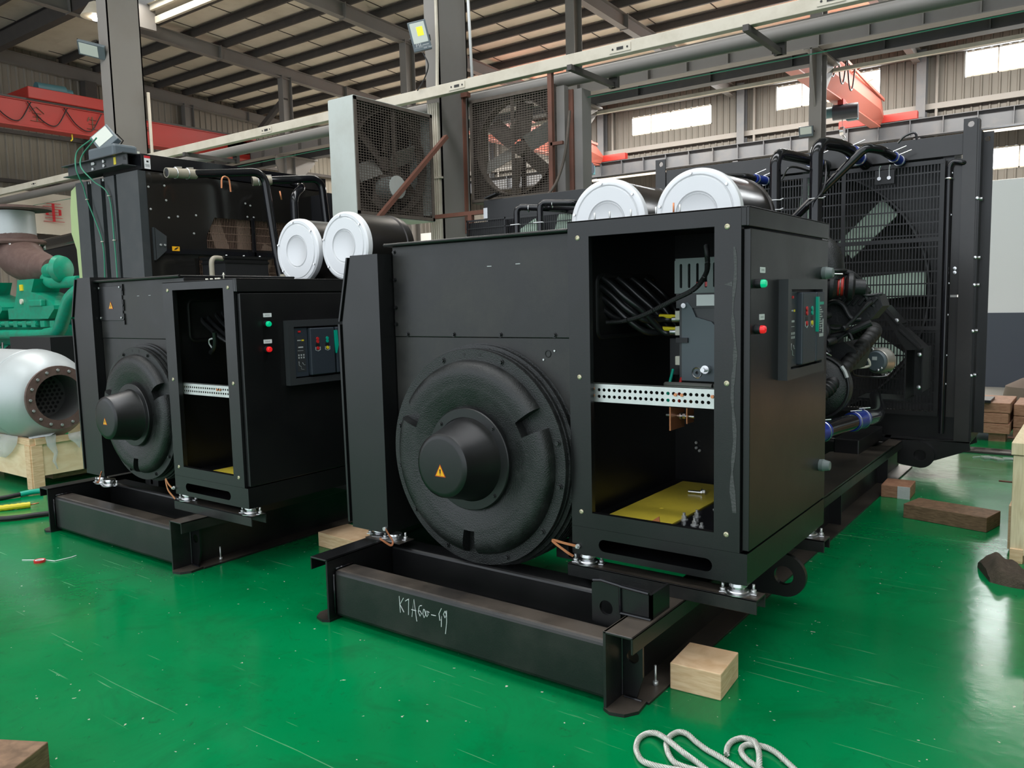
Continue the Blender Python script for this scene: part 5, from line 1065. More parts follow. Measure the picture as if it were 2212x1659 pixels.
t = thing('high_bay_lamp', 'lit roof lamp glaring at the left edge of the left box column', 'lamp', (-17.9, 9.3, 7.95)); b = MB(); b.lathe([(0, 0), (.08, 0), (.10, .05), (0, .08)], (-17.72, 9.3, 7.85), 'Z', 16); b.build('bulb', LAMPON, t); b = MB(); b.lathe([(.12, 0), (.3, .02), (.12, .3), (.03, .35)], (-17.75, 9.3, 7.9), 'Z', 24); b.build('shade', CREAM, t)

# ================================================================ industrial fans
def bigfan(name, label, C, ax_n, size, depth, caseM, back=False):
    # square fan: grille plane centre C, facing ax_n
    t = thing(name, label, 'industrial fan', (C[0], C[1], C[2]-size/2)); C = Vector(C); n = Vector(ax_n).normalized(); up = Vector((0, 0, 1)); x = up.cross(n).normalized(); h = size/2
    b = MB()
    for s in (-1, 1):
        b.obox(C+x*s*h-n*depth/2, n, x, up, depth/2, .01, h); b.obox(C+up*s*h-n*depth/2, n, x, up, depth/2, h, .01)
    b.build('casing', caseM, t)
    b = MB()
    for s in (-1, 1): b.obox(C+x*s*(h-.02), n, x, up, .012, .02, h); b.obox(C+up*s*(h-.02), n, x, up, .012, h, .02)
    b.build('front_frame', DUST, t)
    b = MB(); k = int(size/.042)
    for i in range(1, k): b.obox(C+x*(-h+i*size/k), n, x, up, .002, .003, h)
    k2 = int(size/.03)
    for i in range(1, k2): b.obox(C+up*(-h+i*size/k2)+n*.003, n, x, up, .002, h, .0035)
    b.build('wire_guard', DUST, t)
    b = MB(); cc = C-n*depth*.45
    outer = rect(-h, h, -h, h); b.plate(outer, -.005, .005, (x, up, n), [circ(0, 0, h*.9, 56)], o=cc); b.lathe([(h*.9, -.02), (h*.92, .12), (h*.9, .12)], cc, n, 56); b.build('venturi_panel', DUST, t)
    hub = MB(); hub.lathe([(0, -.1), (.09, -.1), (.1, 0), (.09, .05), (0, .05)], cc-n*.05, n, 20)
    for s in (-1, 1): hub.obox(cc-n*.1+x*s*.0, n, x, up, .02, .03, h)
    hub.obox(C-n*.03, n, x, up, .012, .022, h); hub = hub.build('hub_and_strut', DUST, t)
    for i in range(6):
        a = R(20+60*i); d = x*math.cos(a)+up*math.sin(a); u = -x*math.sin(a)+up*math.cos(a); m = (u*.85+n*.5).normalized()
        b = MB(); b.obox(cc+d*h*.52-n*.02, d, m, d.cross(m), h*.34, h*.17, .004, .002); b.build('fan_blade', DUST if i % 3 else mat('pale worn blade', (.3, .29, .26), .6), t)
    if back:
        b = MB(); b.obox(C-n*(depth-.01), n, x, up, .006, h, h); b.build('closed_shutter', mat('dark fan shutter', (.02, .017, .015), .8), t)
        b = MB(); b.cyl(cc-up*h*.45-n*.05, cc-up*h*.45+n*.2, .14, 20); b.build('motor', FANW, t)
    return t, x, up, n, C
F1 = bigfan('exhaust_fan', 'square industrial fan with white side casing, turned to the right', (-7.10, 7.32, 3.38), (1, 0, 0), 1.34, .42, FANW, True)
F2 = bigfan('exhaust_fan', 'dusty square caged fan facing the camera, right of the large near column', (-6.5, 8.9, 3.71), (.03, -1, 0), 1.37, .4, DUST)
b = MB(); b.bar((-7.02, 6.88, 2.66), (-6.99, 8.14, 3.79), .06, .05); tag(b.build('brace_bar', RUST), 'rusty diagonal bar crossing the white cased fan', 'bar')
b = MB(); b.box(-7.9, -5.9, 7.98, 8.04, 2.74, 2.79); b.box(-6.54, -6.48, 7.98, 8.04, 0, 2.74); tag(b.build('fan_stand', RUST), 'rusty steel stand rail below the two fans', 'stand')
b = MB(); b.box(-7.25, -7.19, 8.74, 8.8, 2.6, 4.46); b.box(-5.81, -5.75, 8.74, 8.80, 2.6, 4.56); b.box(-5.63, -5.57, 8.95, 9.0, 2.6, 4.3); b.box(-5.78, -5.6, 8.74, 8.78, 3.6, 3.64); b.box(-7.28, -7.1, 8.72, 8.8, 4.42, 4.48); b.box(-5.82, -5.6, 8.72, 8.8, 4.5, 4.56)
tag(b.build('upright_support', RUST), 'rust red upright frame around the caged fan', 'frame')
b = MB(); b.box(-5.75, -5.63, 8.85, 8.95, 2.6, 4.34); b.box(-5.57, -5.45, 8.98, 9.2, 2.6, 4.3); tag(b.build('channel_post', BUILD), 'grey channel post right of the caged fan', 'post')
b = MB(); b.tube(curve([(-5.52, 8.8, 4.0), (-5.56, 8.75, 3.5), (-5.66, 8.7, 3.15), (-5.8, 8.65, 2.95)]), .018, 8); tag(b.build('fan_cable', DUST), 'dusty cable hanging at the right of the caged fan', 'cable')

# ================================================================ cranes
t = thing('bridge_crane', 'long red bridge crane girder at the far left with painted characters', 'crane', (-25, 10, 6.8))
X = -24.95
b = MB(); b.box(-25.4, X, -6, 18.3, 6.95, 7.62, .01); b.plate([(18.3, 7.62), (18.3, 7.1), (17.4, 6.95), (17.4, 7.62)], -25.4, X, 'X'); b.build('girder', CRED, t)
b = MB(); b.box(-25.45, X+.03, -6, 18.3, 6.9, 6.95); b.box(-25.45, X+.03, -6, 18.3, 7.62, 7.65); b.build('girder_flange', CRED, t)
b = MB(); b.box(-25.05, X+.05, -6, 18.0, 7.65, 7.70); b.build('rail', BUILDD, t)
b = MB(); b.box(-26.2, -24.5, 17.9, 18.25, 7.5, 7.75); b.build('end_truck', CRED, t)
b = MB(); b.box(-26.2, -24.8, 10.9, 13.2, 7.70, 8.02, .02); tr = b.build('trolley', CRED, t)
b = MB(); b.cyl((-25.2, 11.3, 8.1), (-25.2, 12.1, 8.12), .17, 20); b.cyl((-25.2, 12.1, 8.1), (-25.2, 12.3, 8.1), .12, 20); b.build('hoist_motor', TEALM, tr)
b = MB(); b.lathe([(0, 0), (.12, 0), (.12, .5), (0, .5)], (-25.1, 12.5, 7.98), 'Y', 16); b.build('drum', INK, tr)
b = MB()
for y0 in (8.6, 9.9, 10.9, 11.9): b.tube(curve([(X+.05, y0, 7.6), (X+.05, y0+.35, 7.15), (X+.05, y0+.75, 7.05), (X+.05, y0+1.1, 7.6)], 8), .015, 6)
b.build('festoon_cable', CABLE, t)
def char(parent, y0, z0, s, strokes_, X, m, th=.03):
    b = MB()
    for sg in strokes_:
        for a, c in zip(sg, sg[1:]):
            b.bar((X, y0+a[0]*s, z0+a[1]*s), (X, y0+c[0]*s, z0+c[1]*s), th, .01)
    return b.build('painted_character', m, parent)
SHENG = [[(.25, .95), (.1, .6)], [(.2, .75), (.85, .75)], [(.5, 1), (.5, 0)], [(.18, .4), (.82, .4)], [(.02, 0), (.98, 0)]]
CHAN = [[(.5, 1), (.5, .85)], [(.1, .82), (.9, .82)], [(.3, .7), (.35, .58)], [(.7, .7), (.62, .58)], [(.08, .52), (.95, .52)], [(.15, .52), (.05, 0)]]
QUAN = [[(.5, 1), (.0, .6)], [(.5, 1), (1, .6)], [(.2, .55), (.8, .55)], [(.5, .55), (.5, 0)], [(.22, .28), (.78, .28)], [(.05, 0), (.95, 0)]]
DGR = mat('dark painted character', (.12, .07, .04), .7)
char(t, 10.95, 7.1, .40, QUAN, X+.012, DGR); char(t, 12.55, 7.12, .36, SHENG, X+.012, DGR); char(t, 14.25, 7.15, .36, CHAN, X+.012, DGR)
b = MB(); b.tube([(X-.1, 12.15, 6.9), (X-.1, 12.15, 6.75), (X-.1, 12.1, 6.7)], .02, 6); b.build('hook_chain', YELT, t)
def crane2(x, label, hoist):
    t = thing('bridge_crane', label, 'crane', (x, 24.5, 6.9), 'salmon overhead cranes in the far bay')
    def sec(y, z0, w0, w1, h1, h2): return [(x-w0, z0), (x+w0, z0), (x+w1, z0+h1), (x+w1, z0+h1+h2), (x-w1, z0+h1+h2), (x-w1, z0+h1)]
    b = MB(); y0, y1 = 20.0, 28.0; A = [b.bm.verts.new((p, y0, q)) for p, q in sec(0, 7.05, .12, .34, .35, .45)]; B = [b.bm.verts.new((p, y1, q)) for p, q in sec(0, 7.05, .12, .34, .35, .45)]; Cc = [b.bm.verts.new((p, 29.1, q)) for p, q in sec(0, 7.12, .12, .2, .2, .1)]
    for P_, Q_ in ((A, B), (B, Cc)):
        for i in range(6): b._f((P_[i], P_[(i+1) % 6], Q_[(i+1) % 6], Q_[i]))
    b._f(A[::-1]); b._f(Cc); b.build('bridge_girder', CPINK, t)
    b = MB(); b.box(x-.16, x+.16, 19.9, 28.9, 7.02, 7.05); b.build('bottom_flange', CPINK, t)
    b = MB(); b.box(x-1.2, x+1.2, 29.08, 29.32, 7.17, 7.42, .01); b.build('end_truck', CRED, t)
    b = MB(); b.bar((x+.55, 20.2, 7.9), (x+.35, 28.4, 7.75), .05, .08); 
    for y in (21.5, 23, 24.5, 26): b.bar((x+.34, y, 7.8), (x+.55, y, 7.88), .03, .03)
    b.build('festoon_rail', CPINK, t)
    b = MB()
    for y in (20.4, 21.3, 22.2, 23.1): b.tube(curve([(x+.55, y, 7.85), (x+.55, y+.25, 7.2), (x+.55, y+.55, 7.15), (x+.55, y+.85, 7.83)], 8), .02, 6)
    b.build('festoon_cable', CABLE, t)
    h = thing('hoist', label.replace('salmon overhead crane', 'electric hoist hanging under the crane'), 'hoist', (x, hoist, 6.3), 'electric hoists')
    b = MB(); b.box(x+.05, x+.2, hoist-.15, hoist+.15, 6.9, 7.05); b.build('trolley', CRED, h)
    b = MB(); b.cyl((x-.1, hoist-.05, 6.72), (x+.55, hoist+.05, 6.72), .21, 24); b.build('drum', mat('dark blue hoist', (.03, .04, .055), .4) if 'dark blue hoist' not in bpy.data.materials else bpy.data.materials['dark blue hoist'], h)
    b = MB(); b.cyl((x-.45, hoist, 6.75), (x-.1, hoist, 6.75), .15, 18); b.box(x+.2, x+.5, hoist+.15, hoist+.35, 6.5, 6.85, .02); b.build('motor', TEALM, h)
    b = MB(); b.cyl((x+.15, hoist, 6.0), (x+.15, hoist, 6.6), .01, 6); b.cyl((x+.1, hoist, 6.2), (x+.2, hoist, 6.2), .12, 16); b.tube(curve([(x+.15, hoist, 6.1), (x+.22, hoist, 6.0), (x+.15, hoist, 5.92), (x+.08, hoist, 5.98)]), .025, 8); b.build('hook_block', SILV, h)
crane2(-6.4, 'salmon overhead crane above the right radiator', 24.3)
crane2(-16.9, 'salmon overhead crane right of the caged fan, low in the gap', 27.6)

# ================================================================ banner
t = thing('banner', 'cream banner with a red painted character at the far left', 'banner', (-28.2, 12.4, 4.3))
b = MB(); n1, n2 = 26, 8; g = [[b.bm.verts.new((-28.2+.06*math.sin(i*.9+j*.6), 9+i*.24, 4.45+j*.19-.05*math.sin(i*.12+1)-.015*i)) for j in range(n2)] for i in range(n1)]
for i in range(n1-1):
    for j in range(n2-1): b._f((g[i][j], g[i+1][j], g[i+1][j+1], g[i][j+1])).smooth = True
b.build('cloth', TARP, t)
ZH = [[(.05, 1), (.9, 1)], [(-.05, .82), (1.0, .82)], [(.15, .68), (.85, .68), (.85, .36), (.15, .36), (.15, .68)], [(.15, .52), (.85, .52)], [(.5, 1), (.5, 0)], [(.05, .2), (.95, .2)], [(-.05, 0), (1.05, 0)]]
char(t, 12.55, 4.62, .58, ZH, -28.1, REDC, .085)

# ================================================================ green engine at the left
t = thing('diesel_engine', 'teal green diesel engine at the left edge with rusty exhaust elbow', 'engine', (-14, 7, .6))
b = MB(); b.box(-20, -13.4, 6.3, 8.2, .7, 1.45, .05); b.box(-20, -13.6, 6.5, 8.0, 1.4, 1.9, .05); b.build('block', ENGG, t)
for i, x in enumerate((-14.25, -16.15)):
    b = MB(); b.plate([(x-.78, 1.55), (x+.65, 1.55), (x+.88, 1.70), (x+.88, 1.76), (x-.78, 1.73)], 6.0, 6.5, 'Y'); b.plate([(x-.7, 1.73), (x+.74, 1.76), (x+.62, 1.84), (x+.36, 1.92), (x+.0, 1.99), (x+.14, 2.2), (x-.48, 2.2), (x-.56, 1.97)], 6.06, 6.5, 'Y'); b.box(x+.05, x+.5, 5.97, 6.06, 1.75, 1.86, .02); b.build('rocker_cover', ENGG, t)
    b = MB(); b.box(x-.38, x-.28, 6.04, 6.06, 2.02, 2.12); b.build('yellow_tag', YELT, t)
    b = MB(); b.cyl((x-.35, 6.06, 1.84), (x-.35, 6.03, 1.84), .045, 12); b.build('filler_cap', IVORY, t)
b = MB(); b.tube(fillet([(-14.5, 6.4, 2.1), (-14.35, 6.35, 2.24), (-14.0, 6.25, 2.12), (-12.9, 6.2, 2.12)], .2), .09, 16); b.build('intake_pipe', ENGG, t)
b = MB(); b.tube(fillet([(-12.25, 5.95, 2.02), (-12.62, 5.9, 1.86), (-13.0, 5.88, 1.34), (-13.7, 6.0, 1.3)], .14), .10, 18); b.tube([(-20, 6.1, 1.28), (-13.6, 6.0, 1.30)], .08, 14); b.build('water_pipe', ENGG, t)
b = MB(); 
for k in range(14): b.box(-17.8+k*.33, -17.65+k*.33, 5.98, 6.1, 1.42, 1.52)
b.tube([(-20, 6.02, 1.46), (-14, 6.02, 1.48)], .04, 8); b.box(-16.6, -14.6, 6.0, 6.3, .8, 1.1, .05); b.box(-14.9, -14.35, 5.9, 6.4, .65, 1.02, .03); b.build('side_fittings', ENGG, t)
b = MB(); random.seed(9)
for k in range(9): x = -17.5+random.random()*2.6; b.tube(curve([(x, 5.92, 1.15), (x+.2, 5.85, .95), (x+.5, 5.88, .85+.3*random.random()), (x+.7, 5.95, 1.1)]), .02, 6)
b.build('wiring', CABLE, t)
b = MB(); b.lathe([(0, 0), (.10, 0), (.20, .05), (.22, .13), (.17, .19), (.1, .2), (.1, .3), (0, .3)], (-13.3, 6.2, 2.33), (-.9, -.3, 0), 30); b.cyl((-13.7, 6.3, 2.33), (-14.2, 6.35, 2.33), .13, 18); b.build('turbocharger', ENGG, t)
b = MB(); b.tube(curve([(-14.3, 6.45, 2.38), (-14.75, 6.5, 2.42), (-15.3, 6.5, 2.52), (-15.68, 6.5, 2.72), (-15.79, 6.5, 2.95)]), .3, 28, rf=lambda q: .17+.2*min(1, q*1.6)); b.torus((-14.75, 6.5, 2.42), .22, .035, (1, 0, -.1), 24, 8); b.torus((-15.79, 6.5, 2.9), .46, .05, 'Z', 36, 8); b.build('exhaust_elbow', RUSTB, t)
for k in range(12): a = 2*PI*k/12; b = MB(); b.cyl((-15.79+.46*math.cos(a), 6.5+.46*math.sin(a), 2.78), (-15.79+.46*math.cos(a), 6.5+.46*math.sin(a), 2.86), .03, 6); b.build('bolt', ZINC, t)
b = MB(); b.cyl((-15.79, 6.5, 2.95), (-15.80, 6.5, 3.44), .36, 28); b.build('exhaust_stack', MUF, t)
b = MB(); b.cyl((-15.62, 6.5, 3.46), (-15.62, 6.5, 3.50), .56, 28); b.build('stack_cover', RUSTB, t)
t = thing('silencer_pipe', 'large black pipe lying behind the rusty exhaust elbow', 'pipe', (-14, 8.2, 3)); b = MB(); b.cyl((-20, 8.3, 3.05), (-15.0, 7.6, 3.07), .12, 24); b.build('pipe', BLKG, t); b = MB(); b.cyl((-15.9, 7.72, 3.065), (-15.7, 7.7, 3.06), .125, 24); b.build('elbow_joint', BUILD, t)
b = MB(); b.box(-22, -15, 9.2, 9.4, .3, 3.2); b.box(-13.3, -12.0, 5.3, 5.8, .0, 1.3); tag(b.build('dark_cabinets', INNER), 'dark cabinet masses behind the green engine', 'cabinet')

# ================================================================ silencer drum on crate at the left
t = thing('silencer', 'big silver drum silencer with rusty round flange lying on a wooden crate', 'silencer', (-8.6, 3.55, .41))
cy_, cz_ = 3.55, .85
b = MB(); b.lathe([(0, -2.6), (.44, -2.5), (.44, -.42), (.435, -.34), (.41, -.24), (.35, -.14), (.30, -.10), (.27, -.09), (.27, -.02)], (-7.95, cy_, cz_), 'X', 64)
for v in b.bm.verts: pass
b.build('drum', MUF, t)
b = MB(); b.torus((-8.42, cy_, cz_), .438, .012, 'X', 64, 8); b.build('seam_band', MUF, t)
b = MB(); b.plate(circ(cy_, cz_, .30, 48), -7.97, -7.94, 'X', [circ(cy_, cz_, .215, 40)]); fl = b.build('flange', RUSTB, t)
for k in range(16): a = 2*PI*k/16; b = MB(); b.cyl((-7.94, cy_+.26*math.cos(a), cz_+.26*math.sin(a)), (-7.925, cy_+.26*math.cos(a), cz_+.26*math.sin(a)), .013, 8); b.build('bolt', ZINC, fl)
b = MB(); hs = []
for r_ in range(-4, 5):
    for c_ in range(-4, 5):
        y = c_*.046+(.023 if r_ % 2 else 0); z = r_*.04
        if math.hypot(y, z) < .185: hs.append(circ(cy_+y, cz_+z, .015, 8))
b.plate(circ(cy_, cz_, .213, 36), -8.3, -8.296, 'X', hs); b.lathe([(.213, -.36), (.213, 0)], (-7.95, cy_, cz_), 'X', 40); b.build('perforated_baffle', mat('sooty perforated steel', (.12, .12, .115), .5, metal=.5), t)
b = MB(); b.cyl((-8.31, cy_, cz_), (-8.305, cy_, cz_), .21, 30); b.build('dark_inside', INK, t)
t = thing('wooden_crate', 'pale plywood crate carrying the silver drum silencer', 'crate', (-8.7, 3.7, 0))
b = MB(); b.box(-9.7, -8.05, 3.3, 3.315, .1, .42); b.box(-8.04, -8.02, 3.34, 4.5, .12, .42); b.box(-9.7, -8.05, 4.4, 4.415, .1, .42); b.build('plywood_side', PLY, t)
b = MB(); b.box(-9.7, -8.02, 3.285, 3.33, .42, .48, .003); b.build('top_rail', PINEX, t)
b = MB(); b.box(-8.05, -8.0, 3.33, 4.5, .42, .48, .003); b.build('top_rail', PINEX, t)
for y in (3.29, 4.1): b = MB(); b.box(-8.06, -8.005, y, y+.1, 0, .42, .003); b.build('corner_post', PINEX, t)
b = MB(); b.box(-8.12, -8.02, 3.278, 3.3, 0, .42, .003); b.build('corner_post', PINEX, t)
b = MB(); b.box(-9.6, -8.1, 3.5, 4.3, .06, .12); b.box(-9.4, -9.2, 3.5, 4.3, 0, .06); b.box(-8.7, -8.5, 3.6, 4.3, 0, .06); b.build('base_boards', OLDW, t)
def film(pts, label, th=.002):
    b = MB(); n = len(pts); random.seed(len(pts)); L_ = [[], [], []]
    for i, (a, c) in enumerate(pts):
        a = Vector(a); c = Vector(c)
        for k in range(3): L_[k].append(b.bm.verts.new(a.lerp(c, k/2)+Vector((.012*random.random(), -.012*random.random(), 0))))
    for k in range(2):
        for i in range(n-1): b._f((L_[k][i], L_[k][i+1], L_[k+1][i+1], L_[k+1][i])).smooth = True
    o = b.build('plastic_film', PLAS, None); m = o.modifiers.new('thick', 'SOLIDIFY'); m.thickness = th; return tag(o, label, 'plastic film', 'torn clear plastic film on the crate')
film([((-7.995, 3.42, .50), (-7.995, 3.52, .50)), ((-7.99, 3.43, .40), (-7.99, 3.50, .41)), ((-7.99, 3.48, .32), (-7.99, 3.52, .33)), ((-7.99, 3.47, .25), (-7.99, 3.49, .25)), ((-7.99, 3.50, .17), (-7.99, 3.51, .17))], 'long twisted shred of clear film hanging down the crate front')
film([((-7.99, 3.62, .49), (-7.99, 3.76, .50)), ((-7.985, 3.63, .44), (-7.985, 3.75, .44)), ((-7.985, 3.68, .39), (-7.985, 3.74, .40)), ((-7.985, 3.71, .34), (-7.985, 3.73, .34))], 'crumpled clear film scrap at the right of the crate rail')
film([((-8.9, 3.27, .49), (-8.2, 3.27, .50)), ((-8.88, 3.27, .40), (-8.25, 3.27, .42)), ((-8.75, 3.27, .32), (-8.35, 3.27, .34)), ((-8.7, 3.27, .26), (-8.5, 3.27, .27))], 'wide sheet of clear film draped over the left crate side')
film([((-8.05, 3.3, .50), (-7.97, 3.5, .52)), ((-8.0, 3.28, .49), (-7.95, 3.44, .50))], 'bunched clear film on the crate corner')
t = thing('drain_pipe', 'white pipe standing at the left image edge', 'pipe', (-8.2, 2.95, 0)); b = MB(); b.cyl((-8.11, 2.93, 0), (-8.11, 2.93, .32), .03, 16); b.build('pipe', WHT, t)
# floor cables at left
t = thing('welding_cable', 'black floor cable ending in green tape by the crate', 'cable', (-7.9, 3.1, 0)); b = MB(); b.tube(curve([(-7.9, 2.6, .02), (-7.85, 2.95, .02), (-7.84, 3.1, .025)], 6), .02, 10); b.build('cable', RUB, t); b = MB(); b.tube(curve([(-7.84, 3.1, .025), (-7.82, 3.2, .03), (-7.79, 3.27, .03)]), .024, 10); b.build('green_tape', TEAL, t); b = MB(); b.torus((-7.77, 3.31, .02), .014, .005, 'Z', 12, 6); b.build('ring_lug', COP, t)
t = thing('welding_cable', 'black floor cable ending in yellow striped tape', 'cable', (-7.5, 2.8, 0)); b = MB(); b.tube(curve([(-7.65, 2.5, .02), (-7.45, 2.75, .02)]), .02, 10); b.build('cable', RUB, t); b = MB(); P_ = curve([(-7.45, 2.75, .022), (-7.38, 2.86, .025), (-7.33, 2.97, .025)], 8); b.tube(P_, .024, 10, rf=lambda q: .023+.003*(int(q*12) % 2)); b.build('yellow_tape', YELT, t); b = MB(); b.cyl((-7.33, 2.97, .025), (-7.31, 3.03, .03), .006, 6); b.build('wire_end', COP, t)
tag(MB().tube(curve([(-7.25, 2.45, .022), (-7.0, 2.68, .022), (-6.9, 2.9, .022), (-6.75, 3.2, .022), (-6.62, 3.4, .022)]), .021, 10).build('floor_cable', RUB), 'thick black cable running under the left skid frame', 'cable')
# red tape roll and ties
t = thing('tape_roll', 'small red tape ring lying on the green floor at lower left', 'tape roll', (-5.655, 2.33, 0)); b = MB(); b.lathe([(.028, 0), (.035, 0), (.035, .016), (.028, .016), (.028, 0)], (-5.66, 2.32, 0), 'Z', 28); b.build('ring', REDP, t); b = MB(); b.lathe([(.020, .001), (.028, .001), (.028, .014), (.020, .014), (.020, .001)], (-5.66, 2.32, 0), 'Z', 24); b.build('core', WHT, t)
tag(MB().tube([(-5.80, 2.27, .003), (-5.66, 2.36, .003), (-5.58, 2.38, .004), (-5.57, 2.48, .004), (-5.58, 2.52, .004)], .003, 6).build('plastic_strip', WHT), 'thin white plastic strip lying beside the red tape ring', 'strip')

# ================================================================ timber
def block(name, label, c, ang, L, W, H, m, taper=0):
    b = MB(); b.box(-L/2, L/2, -W/2, W/2, 0, H, .004); bmesh.ops.rotate(b.bm, verts=b.bm.verts[:], cent=(0, 0, 0), matrix=Matrix.Rotation(ang, 3, 'Z')); bmesh.ops.translate(b.bm, verts=b.bm.verts[:], vec=Vector(c))
    return tag(b.build(name, m, None), label, 'timber block')
w1 = block('timber_block', 'pale wooden block against the near skid frame at lower right', (-1.335, 3.145, 0), R(4), .22, .24, .115, PINEX)
block('timber_block', 'wooden block with silver end tape near the far skid rail', (-1.335, 7.1, 0), R(2), .215, .28, .1, REDW)
st_ = MB(); st_.box(-1.315, -1.223, 6.955, 6.962, .0, .1); st_.build('silver_tape', mat('silver painted stripes', (.6, .6, .6), .5, bump=.5, bscale=30, stretch=(1, 1, 14)), None); bpy.data.objects['silver_tape'].name = 'silver_tape'
tag(bpy.data.objects['silver_tape'], 'silver ribbed tape patch on the far wooden block', 'tape')
block('timber_block', 'long old brown timber lying on the floor before the right crate', (-.86, 6.44, 0), R(-13), .56, .26, .105, OLDW)
block('timber_block', 'wooden block between the two skid frames, blue smudges on it', (-4.02, 3.68, 0), R(-3), .62, .26, .1, PINEX)
block('timber_block', 'weathered timber end at the bottom left corner', (-3.19, .98, 0), R(29), .50, .28, .1, OLDW)
# right crate
t = thing('wooden_crate', 'tall rough pine crate at the right image edge', 'crate', (.2, 6.5, 0))
b = MB(); b.box(-.44, -.37, 5.62, 7.4, .665, .74, .004); b.build('top_rail', PINEV, t)
b = MB(); b.box(-.43, -.355, 5.63, 5.70, .05, .66, .004); b.build('corner_post', PINEV, t)
b = MB(); b.box(-.43, -.36, 5.62, 5.70, 0, .09, .003); b.build('skid', PINEX, t)
b = MB(); b.box(-.355, .9, 5.64, 5.66, .0, .74); b.box(-.37, .9, 5.66, 7.4, .70, .735); b.build('front_panel', mat('orange plywood', (.55, .3, .14), .6), t)
for k, (z0, z1, x) in enumerate(((.02, .3, -.46), (.32, .66, -.45))): b = MB(); b.box(x, x+.02, 5.85+.1*k, 7.4, z0, z1, .003); b.build('side_board', PINEX, t)
for z, y in ((.60, 6.7), (.38, 6.2)): b = MB(); b.cyl((-.55, y, z), (-.43, y, z), .006, 6); b.build('nail', RUST, t)
# stacked boxes far right
t = thing('timber_stack', 'stack of reddish timbers behind the right radiator foot', 'timber stack', (-.95, 10.3, 0))
for k, (z0, z1) in enumerate(((.09, .2), (.205, .315), (.32, .43))): b = MB(); b.box(-1.3, -.82-.015*(k % 2), 10.15, 10.9, z0, z1, .006); b.build('timber', REDW, t)
b = MB(); b.box(-1.02, -.86, 10.2, 10.4, 0, .09); b.build('foot', REDW, t)
b = MB(); b.box(-1.3, -1.0, 10.1, 10.5, .43, .46, .004); b.build('dark_cover', INNER, t)
t = thing('timber_stack', 'second reddish timber stack left of the pine crate', 'timber stack', (-.6, 10.6, 0))
for k in range(3): b = MB(); b.box(-.80, -.4, 10.3, 11, .02+k*.13, .145+k*.13, .006); b.build('timber', REDW, t)
b = MB(); b.lathe([(0, 0), (.32, 0), (.34, .2), (.3, .42), (.12, .52), (0, .53)], (-.75, 12.2, 0), 'Z', 30); tag(b.build('sack', mat('brown sack', (.2, .15, .12), .9)), 'rounded brown sack against the dado wall at right', 'sack')
b = MB(); b.tube([(-.75, 11.9, .75), (-.45, 11.9, .4), (-.35, 11.8, .3)], .045, 12); tag(b.build('pipe_offcut', RUSTB), 'rusty pipe offcut leaning at the far right', 'pipe')
# sacking heap
b = MB(); nu, nv = 40, 14; g = []
for i in range(nu):
    u = i/(nu-1); row = []
    c = Vector((-.53+.42*u, 5.30-.32*u+.12*math.sin(u*3), 0)); wd = .13+.02*math.sin(u*7); 
    for j in range(nv):
        v = j/(nv-1); a = PI*v; z = (.085+.03*math.sin(u*5+1)+.012*math.sin(u*31+v*5)+.012*math.sin(v*22+u*6))*math.sin(a)**.6*min(1, .45+u*6)
        row.append(b.bm.verts.new((c.x-math.cos(a)*wd*.35, c.y+math.cos(a)*wd+.01*math.sin(v*15+u*9), z if 0 < j < nv-1 else 0)))
    g.append(row)
for i in range(nu-1):
    for j in range(nv-1): b._f((g[i][j], g[i+1][j], g[i+1][j+1], g[i][j+1])).smooth = True
b._f(g[0]); b._f(g[-1]); tag(b.build('sacking', CLOTH), 'crumpled brown sacking lying before the right crate', 'sacking')
b = MB(); random.seed(2)
for k in range(7): x = -1.05+k*.09; b.box(x, x+.05+.04*random.random(), 9.0+.1*random.random(), 9.1+.1*random.random(), 0, .01+.02*random.random(), .003, rot=random.random())
db = tag(b.build('debris', PLAS), 'clear plastic litter by the floor drain', 'litter'); db['kind'] = 'stuff'

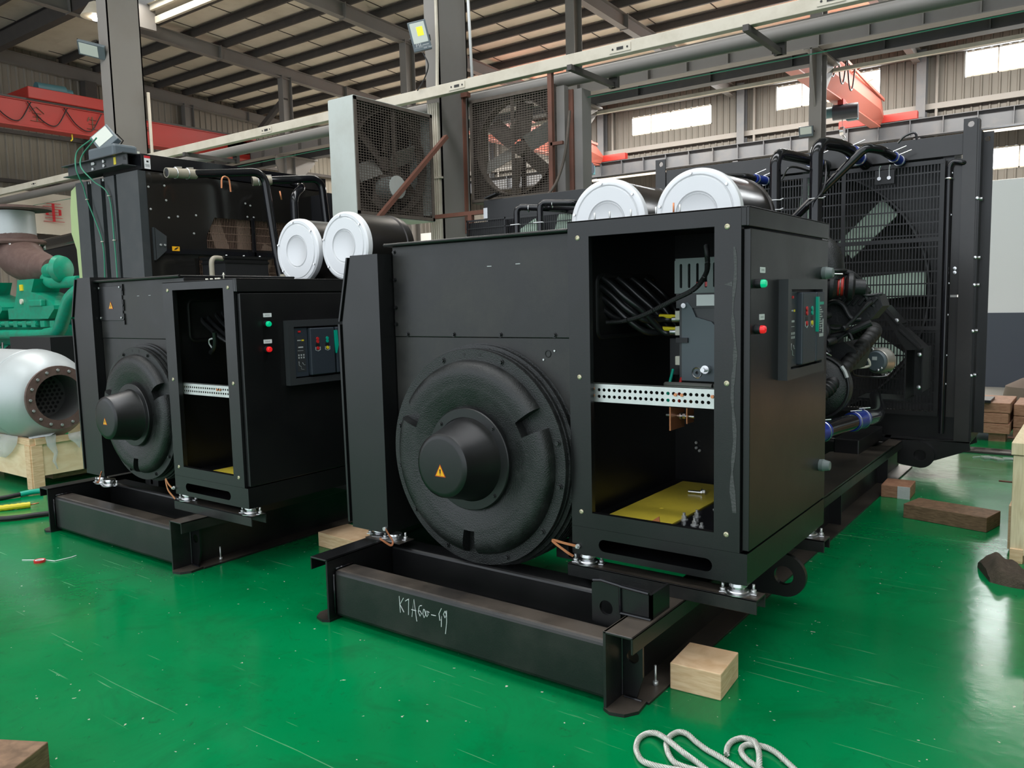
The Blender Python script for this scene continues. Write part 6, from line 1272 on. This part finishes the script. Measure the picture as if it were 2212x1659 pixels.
# ================================================================ wire rope sling
def rope(pts, r, label, strands=6, twist=95):
    P_ = curve(pts, 26); t = thing('wire_rope', label, 'wire rope', P_[0], 'steel rope sling in the foreground'); n = len(P_); frames = []; prev = None; acc = 0
    for i, p in enumerate(P_):
        d = (P_[min(i+1, n-1)]-P_[max(i-1, 0)]).normalized()
        if prev is None: x = basis(d)[0]
        else: x = (prev-d*prev.dot(d)).normalized()
        prev = x
        if i: acc += (p-P_[i-1]).length
        frames.append((p, x, d.cross(x), acc))
    b = MB()
    for k in range(strands):
        b.tube([p+(x*math.cos(a)+y*math.sin(a))*r*.70 for p, x, y, s in frames for a in [2*PI*k/strands+s*twist]], r*.34, 7)
    b.tube([f[0] for f in frames], r*.42, 6)
    o = b.build('twisted_strands', ROPE, t); return t
RP = lambda x, y, z=.012: None
rope([(-1.126, 2.472, .012), (-1.217, 2.447, .012), (-1.271, 2.448, .012), (-1.309, 2.48, .012), (-1.334, 2.517, .012), (-1.351, 2.574, .012), (-1.342, 2.623, .012), (-1.307, 2.63, .02), (-1.259, 2.602, .03), (-1.22, 2.576, .035), (-1.162, 2.55, .03), (-1.113, 2.549, .012), (-1.055, 2.52, .012)], .0105, 'grey twisted wire rope loop, leftmost of the foreground loops')
rope([(-1.079, 2.504, .012), (-1.125, 2.497, .012), (-1.172, 2.502, .012), (-1.21, 2.534, .012), (-1.239, 2.574, .012), (-1.254, 2.605, .012), (-1.262, 2.655, .012), (-1.249, 2.697, .012), (-1.216, 2.698, .015), (-1.167, 2.671, .012), (-1.113, 2.643, .012), (-1.058, 2.625, .012), (-.999, 2.601, .012), (-.959, 2.585, .012)], .0105, 'grey twisted wire rope loop, second from the left in the foreground')
rope([(-1.043, 2.654, .012), (-1.058, 2.704, .012), (-1.057, 2.752, .012), (-1.036, 2.79, .012), (-1.002, 2.783, .02), (-.974, 2.757, .03), (-.941, 2.698, .035), (-.923, 2.652, .035), (-.909, 2.608, .02), (-.905, 2.578, .012)], .0105, 'wire rope strand crossing over the right foreground eye')
rope([(-.868, 2.61, .012), (-.919, 2.637, .012), (-.962, 2.657, .012), (-.999, 2.69, .012), (-1.013, 2.727, .012), (-1.003, 2.758, .012), (-.976, 2.768, .014), (-.940, 2.778, .012), (-.903, 2.765, .012), (-.864, 2.737, .012), (-.805, 2.69, .012)], .0105, 'wire rope eye at the right of the foreground sling')
for o in bpy.data.objects:
    if '_o' in o: del o['_o']
